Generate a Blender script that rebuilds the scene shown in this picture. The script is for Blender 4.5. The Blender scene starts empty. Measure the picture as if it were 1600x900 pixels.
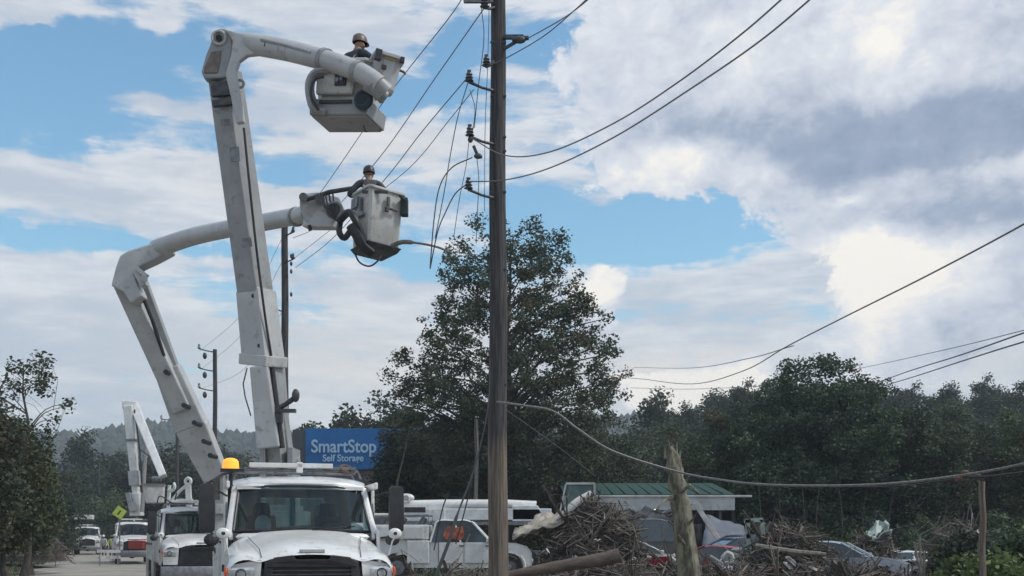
import bpy, bmesh, math, random
import numpy as np
from mathutils import Vector, Matrix, Euler
random.seed(7); rng = np.random.default_rng(7)
C = bpy.context.scene
COL = C.collection
PI = math.pi
# ------------------------------------------------------------ camera
EYE = 1.75; F = 1716.0; HOR = 838.0
cd = bpy.data.cameras.new('camera'); cam = bpy.data.objects.new('camera', cd); COL.objects.link(cam)
cam.location = (0, 0, EYE); cam.rotation_euler = (PI/2, 0, 0)
cd.sensor_width = 36; cd.lens = 36*F/1600; cd.shift_y = (HOR-450)/1600
cd.clip_start = .1; cd.clip_end = 6000
C.camera = cam
C.view_settings.view_transform = 'Standard'; C.view_settings.look = 'None'
C.view_settings.exposure = 0; C.view_settings.gamma = 1
C.cycles.max_bounces = 6; C.cycles.transparent_max_bounces = 12; C.cycles.volume_bounces = 0
try: C.cycles.sample_clamp_indirect = 5
except Exception: pass
def P(px, py, Y):
    """a point seen along a photo direction, at its own distance Y"""
    return Vector(((px-800)/F*Y, Y, EYE+(HOR-py)/F*Y))
SUN_EL = math.radians(48); SUN_AZ = math.radians(98)     # azimuth clockwise from +Y (view direction)
# ------------------------------------------------------------ node arithmetic
class S:
    nt = None
    def __init__(s, sock): s.k = sock
    @staticmethod
    def m(op, *a, clamp=False):
        n = S.nt.nodes.new('ShaderNodeMath'); n.operation = op; n.use_clamp = clamp
        for i, v in enumerate(a):
            if isinstance(v, S): S.nt.links.new(v.k, n.inputs[i])
            else: n.inputs[i].default_value = v
        return S(n.outputs[0])
    def __add__(s, o): return S.m('ADD', s, o)
    __radd__ = __add__
    def __sub__(s, o): return S.m('SUBTRACT', s, o)
    def __rsub__(s, o): return S.m('SUBTRACT', o, s)
    def __mul__(s, o): return S.m('MULTIPLY', s, o)
    __rmul__ = __mul__
    def __truediv__(s, o): return S.m('DIVIDE', s, o)
    def cl(s): return S.m('ADD', s, 0.0, clamp=True)
def sstep(x, a, b):
    n = S.nt.nodes.new('ShaderNodeMapRange'); n.interpolation_type = 'SMOOTHSTEP'
    S.nt.links.new(x.k, n.inputs[0]); n.inputs[1].default_value = a; n.inputs[2].default_value = b
    return S(n.outputs[0])
def comb(x, y, z):
    n = S.nt.nodes.new('ShaderNodeCombineXYZ')
    for i, v in enumerate((x, y, z)):
        if isinstance(v, S): S.nt.links.new(v.k, n.inputs[i])
        else: n.inputs[i].default_value = v
    return S(n.outputs[0])
def fbm(vec, scale, detail=6, rough=.55, dist=0.0):
    n = S.nt.nodes.new('ShaderNodeTexNoise'); S.nt.links.new(vec.k, n.inputs['Vector'])
    n.inputs['Scale'].default_value = scale; n.inputs['Detail'].default_value = detail
    n.inputs['Roughness'].default_value = rough; n.inputs['Distortion'].default_value = dist
    return S(n.outputs[0])
def mixc(f, a, b):
    n = S.nt.nodes.new('ShaderNodeMix'); n.data_type = 'RGBA'
    if isinstance(f, S): S.nt.links.new(f.k, n.inputs[0])
    else: n.inputs[0].default_value = f
    for i, v in ((6, a), (7, b)):
        if isinstance(v, S): S.nt.links.new(v.k, n.inputs[i])
        else: n.inputs[i].default_value = (*v, 1)
    return S(n.outputs[2])
def lin(r, g, b):
    f = lambda c: (c/255/12.92) if c/255 <= .04045 else ((c/255+.055)/1.055)**2.4
    return (f(r), f(g), f(b))
# ------------------------------------------------------------ sky: Nishita blue with layered cloud
def build_world():
    w = bpy.data.worlds.new('World'); C.world = w; w.use_nodes = True
    nt = w.node_tree; nt.nodes.clear(); S.nt = nt
    out = nt.nodes.new('ShaderNodeOutputWorld'); bg = nt.nodes.new('ShaderNodeBackground')
    sky = nt.nodes.new('ShaderNodeTexSky'); sky.sky_type = 'NISHITA'; sky.sun_disc = False
    sky.sun_elevation = SUN_EL; sky.sun_rotation = SUN_AZ
    sky.air_density = 1.3; sky.dust_density = .6; sky.ozone_density = 2.2
    tc = nt.nodes.new('ShaderNodeTexCoord'); sp = nt.nodes.new('ShaderNodeSeparateXYZ')
    nt.links.new(tc.outputs['Generated'], sp.inputs[0])
    x, y, z = S(sp.outputs[0]), S(sp.outputs[1]), S(sp.outputs[2])
    D = S(tc.outputs['Generated'])
    az = S.m('ARCTAN2', x, y); el = S.m('ARCSINE', z)
    zz = S.m('MAXIMUM', z, 0.0)
    pl = comb(x/(zz+.22), y/(zz+.22)*1.0, zz*1.2)
    nw1 = fbm(D, 9, 5, .6); nw2 = fbm(comb(x+3.3, y+1.7, z+5.1), 9, 5, .6)
    wa = az+(nw1-.5)*.085; we = el+(nw2-.5)*.065
    def ae(px, py):
        u = (px-800)/F; v = (HOR-py)/F
        return math.atan(u), math.atan(v/math.sqrt(1+u*u))
    def blob(px, py, rx, ry, k=1.0, a_=wa, e_=we):
        a0, e0 = ae(px, py)
        dx = (a_-a0)/(rx/F); dy = (e_-e0)/(ry/F)
        d2 = dx*dx+dy*dy
        return S.m('EXPONENT', d2*-1.0)*k
    def total(lst, **kw):
        r = None
        for b in lst:
            t = blob(*b, **kw); r = t if r is None else r+t
        return r
    # layer 1: thin streaked sheets
    n1 = fbm(pl, 1.7, 9, .60, .35); n2 = fbm(comb(x*5.5, y*5.5+x*1.5, z*30), 1.0, 9, .62, .25); n3 = fbm(comb(x*16, y*16, z*60), 1.0, 6, .6, .3)
    n = n1*.30+n2*.40+n3*.30
    low = sstep(el, .30, .06)
    bias = low*.13+.035+total([(190,120,200,75,-.19), (40,200,110,26,-.12), (60,120,80,60,-.14), (330,215,70,20,-.05), (150,375,300,15,-.20), (430,262,60,22,-.10), (240,165,90,14,.09),
        (700,90,40,80,-.13), (600,180,45,40,-.13), (900,90,50,42,-.12), (1000,368,150,36,-.30), (850,330,70,40,-.14), (1150,348,90,18,-.13), (640,410,90,22,-.13), (440,120,50,40,.07),
        (300,300,300,45,.13), (520,30,180,40,.10), (620,225,140,40,.14), (70,15,80,24,.26), (235,24,30,12,.2), (60,48,30,8,.2), (380,160,120,20,.06), (1100,440,200,26,.08), (850,200,60,50,.08), (420,12,70,18,.08)])
    cov = S.m('MAXIMUM', sstep(n+bias, .462, .575), sstep(el, .085, .045))
    shade1 = sstep(fbm(comb(x*4+7, y*4, z*26), 1.0, 7, .62)*.65+n3*.35+low*-.03, .40, .62)
    c1 = mixc(shade1, lin(186,195,208), lin(222,224,228))
    warm = total([(560,560,300,70,.5), (420,270,160,45,.35), (620,235,120,40,.35), (1080,600,150,50,1.0), (1500,560,200,60,.5)])
    c1 = mixc(warm.cl(), c1, lin(229,222,216))
    blue = nt.nodes.new('ShaderNodeMix'); blue.data_type = 'RGBA'; blue.blend_type = 'MULTIPLY'; blue.inputs[0].default_value = 1
    nt.links.new(sky.outputs[0], blue.inputs[6]); blue.inputs[7].default_value = (.108,.141,.145,1)
    base = mixc(cov*.93, S(blue.outputs[2]), c1)
    # layer 2: cumulus
    nb = fbm(comb(x, y, z*1.3), 11, 9, .66, .4); ns = fbm(comb(x, y, z*1.5), 30, 7, .65, .3)
    fld = total([(1040,60,120,110,.9), (1250,60,260,120,1.2), (1500,110,300,150,1.3), (1150,200,140,45,.8), (1400,235,260,55,1.1), (1090,258,110,42,1.0),
        (1490,335,170,40,1.2), (1440,445,115,90,1.25), (1410,540,95,60,.8), (1550,500,70,70,.5), (950,452,40,44,1.0), (940,510,50,50,.75), (1070,610,120,40,1.1), (1200,590,90,30,.6), (1570,260,130,60,.7), (830,180,60,60,.18)])
    soft = sstep(az, .30, .08)
    m2 = S.m('MULTIPLY', sstep(fld+(nb-.5)*1.6+(ns-.5)*.6, .36, .52), 1.0)
    dark = total([(1370,228,240,40,1.35), (1560,190,150,50,1.1), (1130,195,150,26,.40), (1500,340,160,26,.75), (1010,120,100,90,.14), (1240,140,130,40,.26), (1560,60,90,50,.18), (1440,300,120,16,.2), (1570,440,60,60,.35), (1500,520,90,50,.25)])
    light = total([(1370,50,90,46,.60), (1070,262,85,36,1.0), (1190,262,50,30,.5), (1410,115,90,36,.22), (1365,400,80,36,.95), (1450,440,80,50,.45), (1370,470,60,60,.75), (950,445,32,45,.9), (1050,605,100,34,1.0), (1150,615,90,30,.8), (1335,308,22,10,.7), (1180,50,120,60,.25), (1560,262,70,20,.5), (960,30,80,60,.15)])
    sh = (S.m('MINIMUM', light*.55, .55)-S.m('MINIMUM', dark*.52, .50)+.64+(nb-.5)*.85+(ns-.5)*.80).cl()
    ramp = nt.nodes.new('ShaderNodeValToRGB'); nt.links.new(sh.k, ramp.inputs[0])
    cr = ramp.color_ramp; cr.elements[0].position = 0; cr.elements[0].color = (*lin(132,149,174),1)
    cr.elements[1].position = 1; cr.elements[1].color = (*lin(246,242,234),1)
    for p_, c_ in ((.3, (156,169,190)), (.55, (194,201,214)), (.78, (218,222,229))):
        e_ = cr.elements.new(p_); e_.color = (*lin(*c_),1)
    fin = mixc(m2*.97, base, S(ramp.outputs[0]))
    # below the horizon
    gm = sstep(el, -.02, .0)
    fin = mixc(gm, (.16,.16,.15), fin)
    nt.links.new(fin.k, bg.inputs[0]); bg.inputs[1].default_value = 1.12
    nt.links.new(bg.outputs[0], out.inputs[0])
    w.cycles.sampling_method = 'MANUAL'; w.cycles.sample_map_resolution = 512
build_world()
sl = bpy.data.lights.new('sun', 'SUN'); sl.energy = 2.3; sl.angle = math.radians(10); sl.color = (1, .95, .87)
so = bpy.data.objects.new('sun', sl); COL.objects.link(so)
sd = Vector((math.sin(SUN_AZ)*math.cos(SUN_EL), math.cos(SUN_AZ)*math.cos(SUN_EL), math.sin(SUN_EL)))
so.rotation_euler = sd.to_track_quat('Z', 'Y').to_euler(); so.location = (0, 0, 30)
# ------------------------------------------------------------ materials
MATS = {}
def mat(name, col, rough=.6, metal=0, col2=None, scale=6, bump=0, bscale=60, col3=None, spec=None, coat=0, stretch=None, emit=None, trans=0):
    if name in MATS: return MATS[name]
    m = bpy.data.materials.new(name); m.use_nodes = True; nt = m.node_tree; S.nt = nt
    b = nt.nodes['Principled BSDF']; b.inputs['Roughness'].default_value = rough; b.inputs['Metallic'].default_value = metal
    if coat: b.inputs['Coat Weight'].default_value = coat; b.inputs['Coat Roughness'].default_value = .12
    if spec is not None: b.inputs['Specular IOR Level'].default_value = spec
    tc = nt.nodes.new('ShaderNodeTexCoord'); v = S(tc.outputs['Object'])
    if stretch:
        mp = nt.nodes.new('ShaderNodeMapping'); mp.inputs['Scale'].default_value = stretch
        nt.links.new(v.k, mp.inputs[0]); v = S(mp.outputs[0])
    if col2 is None: col2 = tuple(c*.82 for c in col)
    f = sstep(fbm(v, scale, 6, .6), .38, .64)
    c = mixc(f, col2, col)
    if col3 is not None:
        g = sstep(fbm(v, scale*3.1, 5, .65), .56, .70); c = mixc(g, c, col3)
    nt.links.new(c.k, b.inputs['Base Color'])
    if bump:
        bn = nt.nodes.new('ShaderNodeBump'); bn.inputs['Strength'].default_value = bump; bn.inputs['Distance'].default_value = .02
        nt.links.new(fbm(v, bscale, 5, .65).k, bn.inputs['Height']); nt.links.new(bn.outputs[0], b.inputs['Normal'])
    if emit:
        b.inputs['Emission Color'].default_value = (*emit[0],1); b.inputs['Emission Strength'].default_value = emit[1]
    MATS[name] = m; return m
def glassmat(name, tint, mixk=.75, rough=.03):
    m = bpy.data.materials.new(name); m.use_nodes = True; nt = m.node_tree; nt.nodes.clear()
    o = nt.nodes.new('ShaderNodeOutputMaterial'); t = nt.nodes.new('ShaderNodeBsdfTransparent'); t.inputs[0].default_value = (*tint,1)
    g = nt.nodes.new('ShaderNodeBsdfGlossy'); g.inputs['Roughness'].default_value = rough; g.inputs[0].default_value = (.9,.93,.95,1)
    fr = nt.nodes.new('ShaderNodeFresnel'); fr.inputs[0].default_value = 1.5
    mx = nt.nodes.new('ShaderNodeMixShader'); nt.links.new(fr.outputs[0], mx.inputs[0]); nt.links.new(t.outputs[0], mx.inputs[1]); nt.links.new(g.outputs[0], mx.inputs[2])
    nt.links.new(mx.outputs[0], o.inputs[0]); MATS[name] = m; return m
def leafmat(name, col, col2, col3=None):
    m = bpy.data.materials.new(name); m.use_nodes = True; nt = m.node_tree; S.nt = nt
    b = nt.nodes['Principled BSDF']; b.inputs['Roughness'].default_value = .65; b.inputs['Specular IOR Level'].default_value = .25
    g = nt.nodes.new('ShaderNodeNewGeometry'); oi = nt.nodes.new('ShaderNodeObjectInfo')
    tc = nt.nodes.new('ShaderNodeTexCoord')
    r = S(g.outputs['Random Per Island'])
    c = mixc(r, col, col2)
    if col3: c = mixc(sstep(fbm(S(tc.outputs['Object']), .55, 4, .6)+(r-.5)*.2, .52, .66), c, col3)
    h = nt.nodes.new('ShaderNodeHueSaturation'); nt.links.new(c.k, h.inputs['Color'])
    nt.links.new((S(oi.outputs['Random'])*.5+.75).k, h.inputs['Value']); nt.links.new((S(oi.outputs['Random'])*.04+.48).k, h.inputs['Hue'])
    nt.links.new(h.outputs[0], b.inputs['Base Color'])
    tr = nt.nodes.new('ShaderNodeBsdfTranslucent'); nt.links.new(h.outputs[0], tr.inputs[0])
    mx = nt.nodes.new('ShaderNodeMixShader'); mx.inputs[0].default_value = .22
    nt.links.new(b.outputs[0], mx.inputs[1]); nt.links.new(tr.outputs[0], mx.inputs[2]); nt.links.new(mx.outputs[0], nt.nodes['Material Output'].inputs[0])
    MATS[name] = m; return m
white = mat('white_paint', (.72,.73,.72), .34, 0, (.60,.60,.58), 2.5, col3=(.47,.45,.41), coat=.3)
whitec = mat('white_paint_clean', (.80,.80,.79), .28, 0, (.70,.69,.66), 2.6, coat=.5, col3=(.56,.54,.50))
boomw = mat('boom_gelcoat', (.50,.505,.50), .42, 0, (.43,.43,.43), 1.8, .12, 30, col3=(.33,.325,.31))
boomg = mat('boom_steel_paint', (.33,.335,.34), .45, 0, (.28,.285,.29), 2.2, .12, 30, col3=(.21,.205,.195))
buckm = mat('bucket_fibreglass', (.60,.60,.58), .5, 0, (.48,.475,.45), 3, .1, 40, col3=(.36,.34,.31))
dgrey = mat('dark_grey_metal', (.09,.095,.10), .5, .3, (.05,.05,.055), 8)
mgrey = mat('mid_grey_metal', (.25,.26,.27), .45, .5, (.17,.17,.18), 8)
black = mat('black_plastic', (.018,.019,.022), .45, 0, (.03,.03,.033), 9)
rubber = mat('tyre_rubber', (.022,.021,.02), .85, 0, (.06,.055,.045), 7, .4, 90)
chrome = mat('bright_metal', (.6,.6,.6), .25, .9)
amber = mat('amber_lens', (.9,.42,.05), .2, emit=((1,.36,.03), 1.0))
orange = mat('orange_fabric', (.75,.13,.04), .7, 0, (.55,.08,.03), 9)
wood = mat('creosote_pole', (.085,.078,.073), .85, 0, (.045,.042,.04), 2.2, .6, 14, stretch=(9,9,.6), col3=(.14,.12,.10))
woodlow = mat('weathered_pole_base', (.16,.125,.10), .85, 0, (.10,.08,.07), 2.2, .6, 14, stretch=(9,9,.6), col3=(.21,.17,.13))
porc = mat('dark_porcelain', (.10,.10,.11), .3, 0, (.06,.06,.07), 9)
wirem = mat('aluminium_wire', (.17,.17,.18), .55, .2)
wireb = mat('black_cable', (.035,.035,.04), .6)
cablem = mat('grey_messenger_cable', (.22,.21,.20), .6, 0, (.12,.115,.11), 30)
bark = mat('bark', (.10,.085,.07), .9, 0, (.05,.042,.036), 3, .8, 20, stretch=(5,5,1))
palebark = mat('pale_bark', (.26,.24,.20), .9, 0, (.16,.145,.12), 3, .6, 20, stretch=(5,5,1))
glass = glassmat('window_glass', (.55,.66,.66))
glassd = mat('dark_glass', (.03,.04,.045), .08, 0, (.05,.06,.065), 4, spec=.8)
reflm = mat('lamp_glass', (.62,.64,.66), .12, .2, (.4,.42,.45), 20)
seatm = mat('seat_vinyl', (.10,.105,.11), .7)
paper = mat('paper', (.75,.76,.76), .8)
# ------------------------------------------------------------ mesh builder
ROOT = {}
class MB:
    def __init__(s): s.v = []; s.f = []
    def add(s, vs, fs, M=None):
        o = len(s.v)
        for p in vs:
            p = Vector(p); s.v.append(M @ p if M is not None else p)
        s.f += [tuple(i+o for i in f) for f in fs]; return s
    def box(s, c, size, M=None, R=None, taper=(1,1)):
        sx, sy, sz = (d/2 for d in size); tx, ty = taper
        vs = [(-sx,-sy,-sz),(sx,-sy,-sz),(sx,sy,-sz),(-sx,sy,-sz),(-sx*tx,-sy*ty,sz),(sx*tx,-sy*ty,sz),(sx*tx,sy*ty,sz),(-sx*tx,sy*ty,sz)]
        T = Matrix.Translation(Vector(c))
        if R is not None: T = T @ (R if len(R) == 4 else R.to_4x4())
        if M is not None: T = M @ T
        return s.add(vs, [(0,3,2,1),(4,5,6,7),(0,1,5,4),(1,2,6,5),(2,3,7,6),(3,0,4,7)], T)
    def tube(s, pts, rad, n=8, caps=True, ell=1.0, up=None):
        pts = [Vector(p) for p in pts]; m = len(pts)
        if not hasattr(rad, '__len__'): rad = [rad]*m
        base = len(s.v); prev = None
        for i, p in enumerate(pts):
            d = (pts[min(i+1,m-1)]-pts[max(i-1,0)])
            d = d.normalized() if d.length > 1e-9 else Vector((0,0,1))
            if prev is None:
                u0 = Vector(up) if up is not None else (Vector((0,0,1)) if abs(d.z) < .9 else Vector((1,0,0)))
                a = (u0-d*u0.dot(d)).normalized()
            else:
                a = prev-d*prev.dot(d); a = a.normalized() if a.length > 1e-6 else prev
            prev = a; b = d.cross(a)
            for k in range(n):
                t = 2*PI*k/n; s.v.append(p+a*(rad[i]*math.cos(t))+b*(rad[i]*ell*math.sin(t)))
        for i in range(m-1):
            for k in range(n):
                k2 = (k+1)%n; s.f.append((base+i*n+k, base+i*n+k2, base+(i+1)*n+k2, base+(i+1)*n+k))
        if caps:
            s.f.append(tuple(base+k for k in range(n-1,-1,-1))); s.f.append(tuple(base+(m-1)*n+k for k in range(n)))
        return s
    def cyl(s, a, b, r, r2=None, n=16): return s.tube([a, b], [r, r if r2 is None else r2], n)
    def beam(s, a, b, w0, h0, w1=None, h1=None, side=(0,1,0), roll=0):
        """box beam from a to b; side = direction of its width"""
        a, b = Vector(a), Vector(b); d = (b-a).normalized(); sv = Vector(side); sv = (sv-d*sv.dot(d)).normalized(); tv = d.cross(sv)
        if roll: c_, s_ = math.cos(roll), math.sin(roll); sv, tv = sv*c_+tv*s_, tv*c_-sv*s_
        w1 = w0 if w1 is None else w1; h1 = h0 if h1 is None else h1; vs = []
        for p, w, h in ((a,w0,h0),(b,w1,h1)):
            for i, j in ((-1,-1),(1,-1),(1,1),(-1,1)): vs.append(p+sv*(w/2*i)+tv*(h/2*j))
        return s.add(vs, [(3,2,1,0),(4,5,6,7),(0,1,5,4),(1,2,6,5),(2,3,7,6),(3,0,4,7)])
    def prism(s, outline, depth_vec):
        """outline: list of 3D points (planar), extruded by depth_vec"""
        n = len(outline); dv = Vector(depth_vec); vs = [Vector(p) for p in outline]+[Vector(p)+dv for p in outline]
        return s.add(vs, [tuple(range(n-1,-1,-1)), tuple(range(n,2*n))]+[(i,(i+1)%n,(i+1)%n+n,i+n) for i in range(n)])
    def loft(s, secs, closed=True, caps=True):
        n = len(secs[0]); base = len(s.v)
        for q in secs: s.v += [Vector(p) for p in q]
        r = n if closed else n-1
        for i in range(len(secs)-1):
            for k in range(r):
                k2 = (k+1)%n; s.f.append((base+i*n+k, base+i*n+k2, base+(i+1)*n+k2, base+(i+1)*n+k))
        if caps and closed:
            s.f.append(tuple(base+k for k in range(n-1,-1,-1))); s.f.append(tuple(base+(len(secs)-1)*n+k for k in range(n)))
        return s
    def ball(s, c, r, n=12, m=8, R=None):
        if not hasattr(r, '__len__'): r = (r,r,r)
        c = Vector(c); base = len(s.v)
        for i in range(m+1):
            ph = PI*i/m
            for k in range(n):
                t = 2*PI*k/n; q = Vector((r[0]*math.sin(ph)*math.cos(t), r[1]*math.sin(ph)*math.sin(t), r[2]*math.cos(ph)))
                s.v.append(c+(R @ q if R is not None else q))
        for i in range(m):
            for k in range(n):
                k2 = (k+1)%n; s.f.append((base+i*n+k, base+(i+1)*n+k, base+(i+1)*n+k2, base+i*n+k2))
        return s
    def torus(s, c, R_, r, axis=(0,1,0), n=20, m=8, a0=0, a1=2*PI):
        ax = Vector(axis).normalized(); u = ax.orthogonal().normalized(); w = ax.cross(u); c = Vector(c)
        full = abs(a1-a0-2*PI) < 1e-6; k = n if full else n+1
        secs = []
        for i in range(k):
            t = a0+(a1-a0)*i/n; rd = u*math.cos(t)+w*math.sin(t)
            secs.append([c+rd*(R_+r*math.cos(q*2*PI/m))+ax*(r*math.sin(q*2*PI/m)) for q in range(m)])
        if full: secs.append(secs[0])
        return s.loft(secs, True, False)
    def build(s, name, m, parent=None, world=False, smooth=False, bevel=0, sub=0, weld=False):
        me = bpy.data.meshes.new(name); vs = s.v
        if world and parent is not None and parent.name in ROOT:
            inv = ROOT[parent.name].inverted(); vs = [inv @ p for p in vs]
        me.from_pydata([tuple(p) for p in vs], [], s.f)
        bm = bmesh.new(); bm.from_mesh(me)
        if weld: bmesh.ops.remove_doubles(bm, verts=bm.verts, dist=1e-4)
        bmesh.ops.recalc_face_normals(bm, faces=bm.faces); bm.to_mesh(me); bm.free()
        me.materials.append(m)
        if smooth:
            me.polygons.foreach_set('use_smooth', [True]*len(me.polygons))
            try: me.set_sharp_from_angle(angle=math.radians(40))
            except Exception: pass
        o = bpy.data.objects.new(name, me); COL.objects.link(o)
        if bevel:
            b = o.modifiers.new('bevel', 'BEVEL'); b.width = bevel; b.segments = 2; b.limit_method = 'ANGLE'; b.angle_limit = math.radians(35)
        if sub:
            b = o.modifiers.new('subdivision', 'SUBSURF'); b.levels = sub; b.render_levels = sub
        if parent is not None:
            o.parent = parent
            if parent.name in ROOT: ROOT[o.name] = ROOT[parent.name]
        return o
def thing(name, label, cat, loc=(0,0,0), rz=0, group=None, rx=0, ry=0):
    o = bpy.data.objects.new(name, None); COL.objects.link(o); o.empty_display_size = .2
    o.location = loc; o.rotation_euler = (rx, ry, rz)
    ROOT[o.name] = Matrix.Translation(Vector(loc)) @ Euler((rx, ry, rz)).to_matrix().to_4x4()
    o['label'] = label; o['category'] = cat
    if group: o['group'] = group
    return o
def tag(o, label=None, cat=None, group=None, kind=None):
    if label: o['label'] = label
    if cat: o['category'] = cat
    if group: o['group'] = group
    if kind: o['kind'] = kind
    return o
def copy_tree(o, parent=None):
    c = o.copy(); COL.objects.link(c)
    if parent is not None: c.parent = parent
    for ch in [k for k in KIDS(o)]: copy_tree(ch, c)
    return c
def KIDS(o): return [k for k in bpy.data.objects if k.parent == o]
def spline(pts, n=8):
    pts = [Vector(p) for p in pts]; q = [pts[0]*2-pts[1]]+pts+[pts[-1]*2-pts[-2]]; out = []
    for i in range(1, len(q)-2):
        for k in range(n):
            t = k/n; a, b, c, d = q[i-1], q[i], q[i+1], q[i+2]
            out.append(.5*((2*b)+(c-a)*t+(2*a-5*b+4*c-d)*t*t+(3*b-a-3*c+d)*t**3))
    out.append(pts[-1]); return out
TH = math.radians(20.75)                       # the road runs this far to the left of the view
RD = Vector((-math.sin(TH), math.cos(TH), 0)); RR = Vector((math.cos(TH), math.sin(TH), 0))
def RP(s, t, z=0): return RD*s+RR*t+Vector((0,0,z))
# ------------------------------------------------------------ vehicles
def wheel(root, c, R=.5, w=.28, axis=(1,0,0), name='wheel', detail=True):
    c = Vector(c); ax = Vector(axis).normalized()
    t = MB(); secs = []
    u = ax.orthogonal().normalized(); v = ax.cross(u); n = 24
    prof = [(.60,-.42),(.92,-.5),(1,-.36),(1,.36),(.92,.5),(.60,.42)]
    for k in range(n+1):
        a = 2*PI*k/n; rd = u*math.cos(a)+v*math.sin(a)
        secs.append([c+rd*(R*p)+ax*(w*q) for p, q in prof])
    t.loft(secs, True, False)
    ty = t.build(name, rubber, root, smooth=True)
    r = MB(); 
    for sgn in (-1, 1):
        r.cyl(c+ax*(sgn*w*.30), c+ax*(sgn*w*.36), R*.61, R*.57, 20); r.cyl(c+ax*(sgn*w*.36), c+ax*(sgn*w*.52), R*.22, R*.15, 12)
        for k in range(8):
            a = 2*PI*k/8; rd = u*math.cos(a)+v*math.sin(a); r.cyl(c+rd*R*.36+ax*(sgn*w*.34), c+rd*R*.36+ax*(sgn*w*.40), R*.07, n=6)
    r.build('rim', mgrey, ty)
    return ty
def hood_secs():
    xs = [1.15,1.13,1.07,.98,.84,.72,.62,.50,.25,0]
    st = {.26:[.95,1.22,1.36,1.43,1.45,1.40,1.42,1.47,1.50,1.51], .34:[.9,1.30,1.42,1.50,1.52,1.47,1.49,1.54,1.57,1.58], .6:[.9,1.38,1.49,1.55,1.58,1.54,1.57,1.62,1.655,1.665],
          1.0:[.9,1.40,1.52,1.585,1.62,1.62,1.66,1.70,1.735,1.745], 1.35:[.9,1.42,1.56,1.63,1.68,1.71,1.745,1.775,1.80,1.81], 1.62:[.9,1.45,1.60,1.68,1.74,1.78,1.81,1.83,1.85,1.86]}
    secs = []
    for y in sorted(st):
        z = st[y]; k = 1 if y > .3 else .985
        row = [(-x*k, y+(.0 if x<.9 else .05*(x-.9)/.25*(1 if y<.5 else 0)), zz) for x, zz in zip(xs, z)]
        row += [(-x, yy, zz) for x, yy, zz in row[-2::-1]]
        secs.append(row)
    return secs
def crew(root, lit=True, rack=True, detail=True):
    """medium duty cab, hood and chassis; y runs back from the bumper"""
    f = MB()
    for sx in (-.42, .42): f.box((sx, 4.6, .82), (.09, 8.6, .26))
    for y in (.4, 2.4, 4.2, 5.6, 7.0, 8.6): f.box((0, y, .82), (.75, .12, .2))
    f.cyl((-.9,1.05,.52),(.9,1.05,.52),.07); f.cyl((-.9,6.3,.52),(.9,6.3,.52),.10); f.ball((0,6.3,.52),.24)
    f.box((-.95,3.0,.72),(.5,1.0,.42)); f.box((.95,3.0,.72),(.5,1.0,.42))
    f.build('chassis_frame', dgrey, root)
    for x in (-1.0, 1.0): wheel(root, (x, 1.05, .5))
    for x in (-.98, .98): wheel(root, (x, 6.3, .5), w=.5)
    b = MB(); b.loft([[(x, .02+.22*abs(x/1.17)**3, .48),(x, .0+.22*abs(x/1.17)**3, .62),(x, .0+.22*abs(x/1.17)**3, .80),(x,.05+.22*abs(x/1.17)**3,.88),(x,.3,.88),(x,.3,.48)] for x in (-1.17,-1.0,-.6,0,.6,1.0,1.17)])
    b.build('bumper', mgrey, root, smooth=True)
    # hood with the two fender bulges
    h = MB(); h.loft(hood_secs(), closed=False, caps=False)
    ho = h.build('hood', whitec, root, smooth=True, sub=1)
    for sx in (-1,1):
        q = MB(); q.tube([(sx*.66,.30,1.47),(sx*.68,.6,1.585),(sx*.74,1.0,1.66),(sx*.80,1.45,1.745)],.006,4); q.build('hood_seam', dgrey, ho)
        q = MB(); q.box((sx*1.13,1.42,1.30),(.06,.10,.10)); q.build('hood_latch', black, root, bevel=.01)
    g = MB(); 
    for sx in (-1, 1): g.prism([(sx*.50,.22,1.46),(sx*.62,.25,1.40),(sx*.68,.25,.95),(sx*.62,.25,.90),(sx*.54,.22,.92)], (0,.1,0))
    g.prism([(-.56,.19,1.40),(-.50,.19,1.47),(-.26,.17,1.50),(-.22,.17,1.44),(.22,.17,1.44),(.26,.17,1.50),(.50,.19,1.47),(.56,.19,1.40),(.60,.20,1.34),(-.60,.20,1.34)],(0,.1,0))
    g.box((0,.3,1.15),(1.25,.04,.55)); g.build('grille', black, root, bevel=.008)
    gs = MB()
    for k in range(9): gs.box((0,.225,.93+k*.052),(1.1,.02,.014))
    gs.build('grille_bars', dgrey, root)
    e = MB(); e.box((0,.285,1.553),(.34,.02,.045)); e.build('badge', chrome, root, bevel=.006)
    for sx in (-1,1):
        n = MB(); n.prism([(sx*.66,.27,1.44),(sx*.80,.28,1.42),(sx*1.1,.36,1.36),(sx*1.12,.38,1.12),(sx*1.10,.36,.92),(sx*.70,.27,.92)],(0,.05,0)); n.build('fender_front', whitec, root)
    for sx in (-1, 1):
        l = MB(); l.loft([[(sx*(.76+.32*u), .235+.10*u*u-dy, 1.17+.17*vv) for u in (0,.33,.66,1)] for dy, vv in ((0,0),(.03,.2),(.035,.8),(0,1))], closed=False, caps=False)
        hl = l.build('headlight', reflm, root, smooth=True)
        m = MB(); m.torus((sx*.93,.22,1.25),.065,.012,(0,1,0),14,6); m.box((sx*.93,.245,1.17),(.36,.02,.02)); m.build('lamp_bezel', dgrey, hl)
        t = MB(); t.ball((sx*1.115,.36,1.27),(.03,.05,.07),8,6); t.build('turn_signal', orange, root)
        # spotting mirror on the fender
        t = MB(); t.tube([(sx*1.08,.55,1.5),(sx*1.12,.5,1.68),(sx*1.15,.46,1.74)],.012,6); t.ball((sx*1.15,.46,1.79),(.095,.04,.075),12,8); mm = t.build('fender_mirror', whitec, root, smooth=True)
        t = MB(); t.ball((sx*1.15,.425,1.79),(.03,.012,.025),8,6); t.build('mirror_boss', black, mm)
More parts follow.
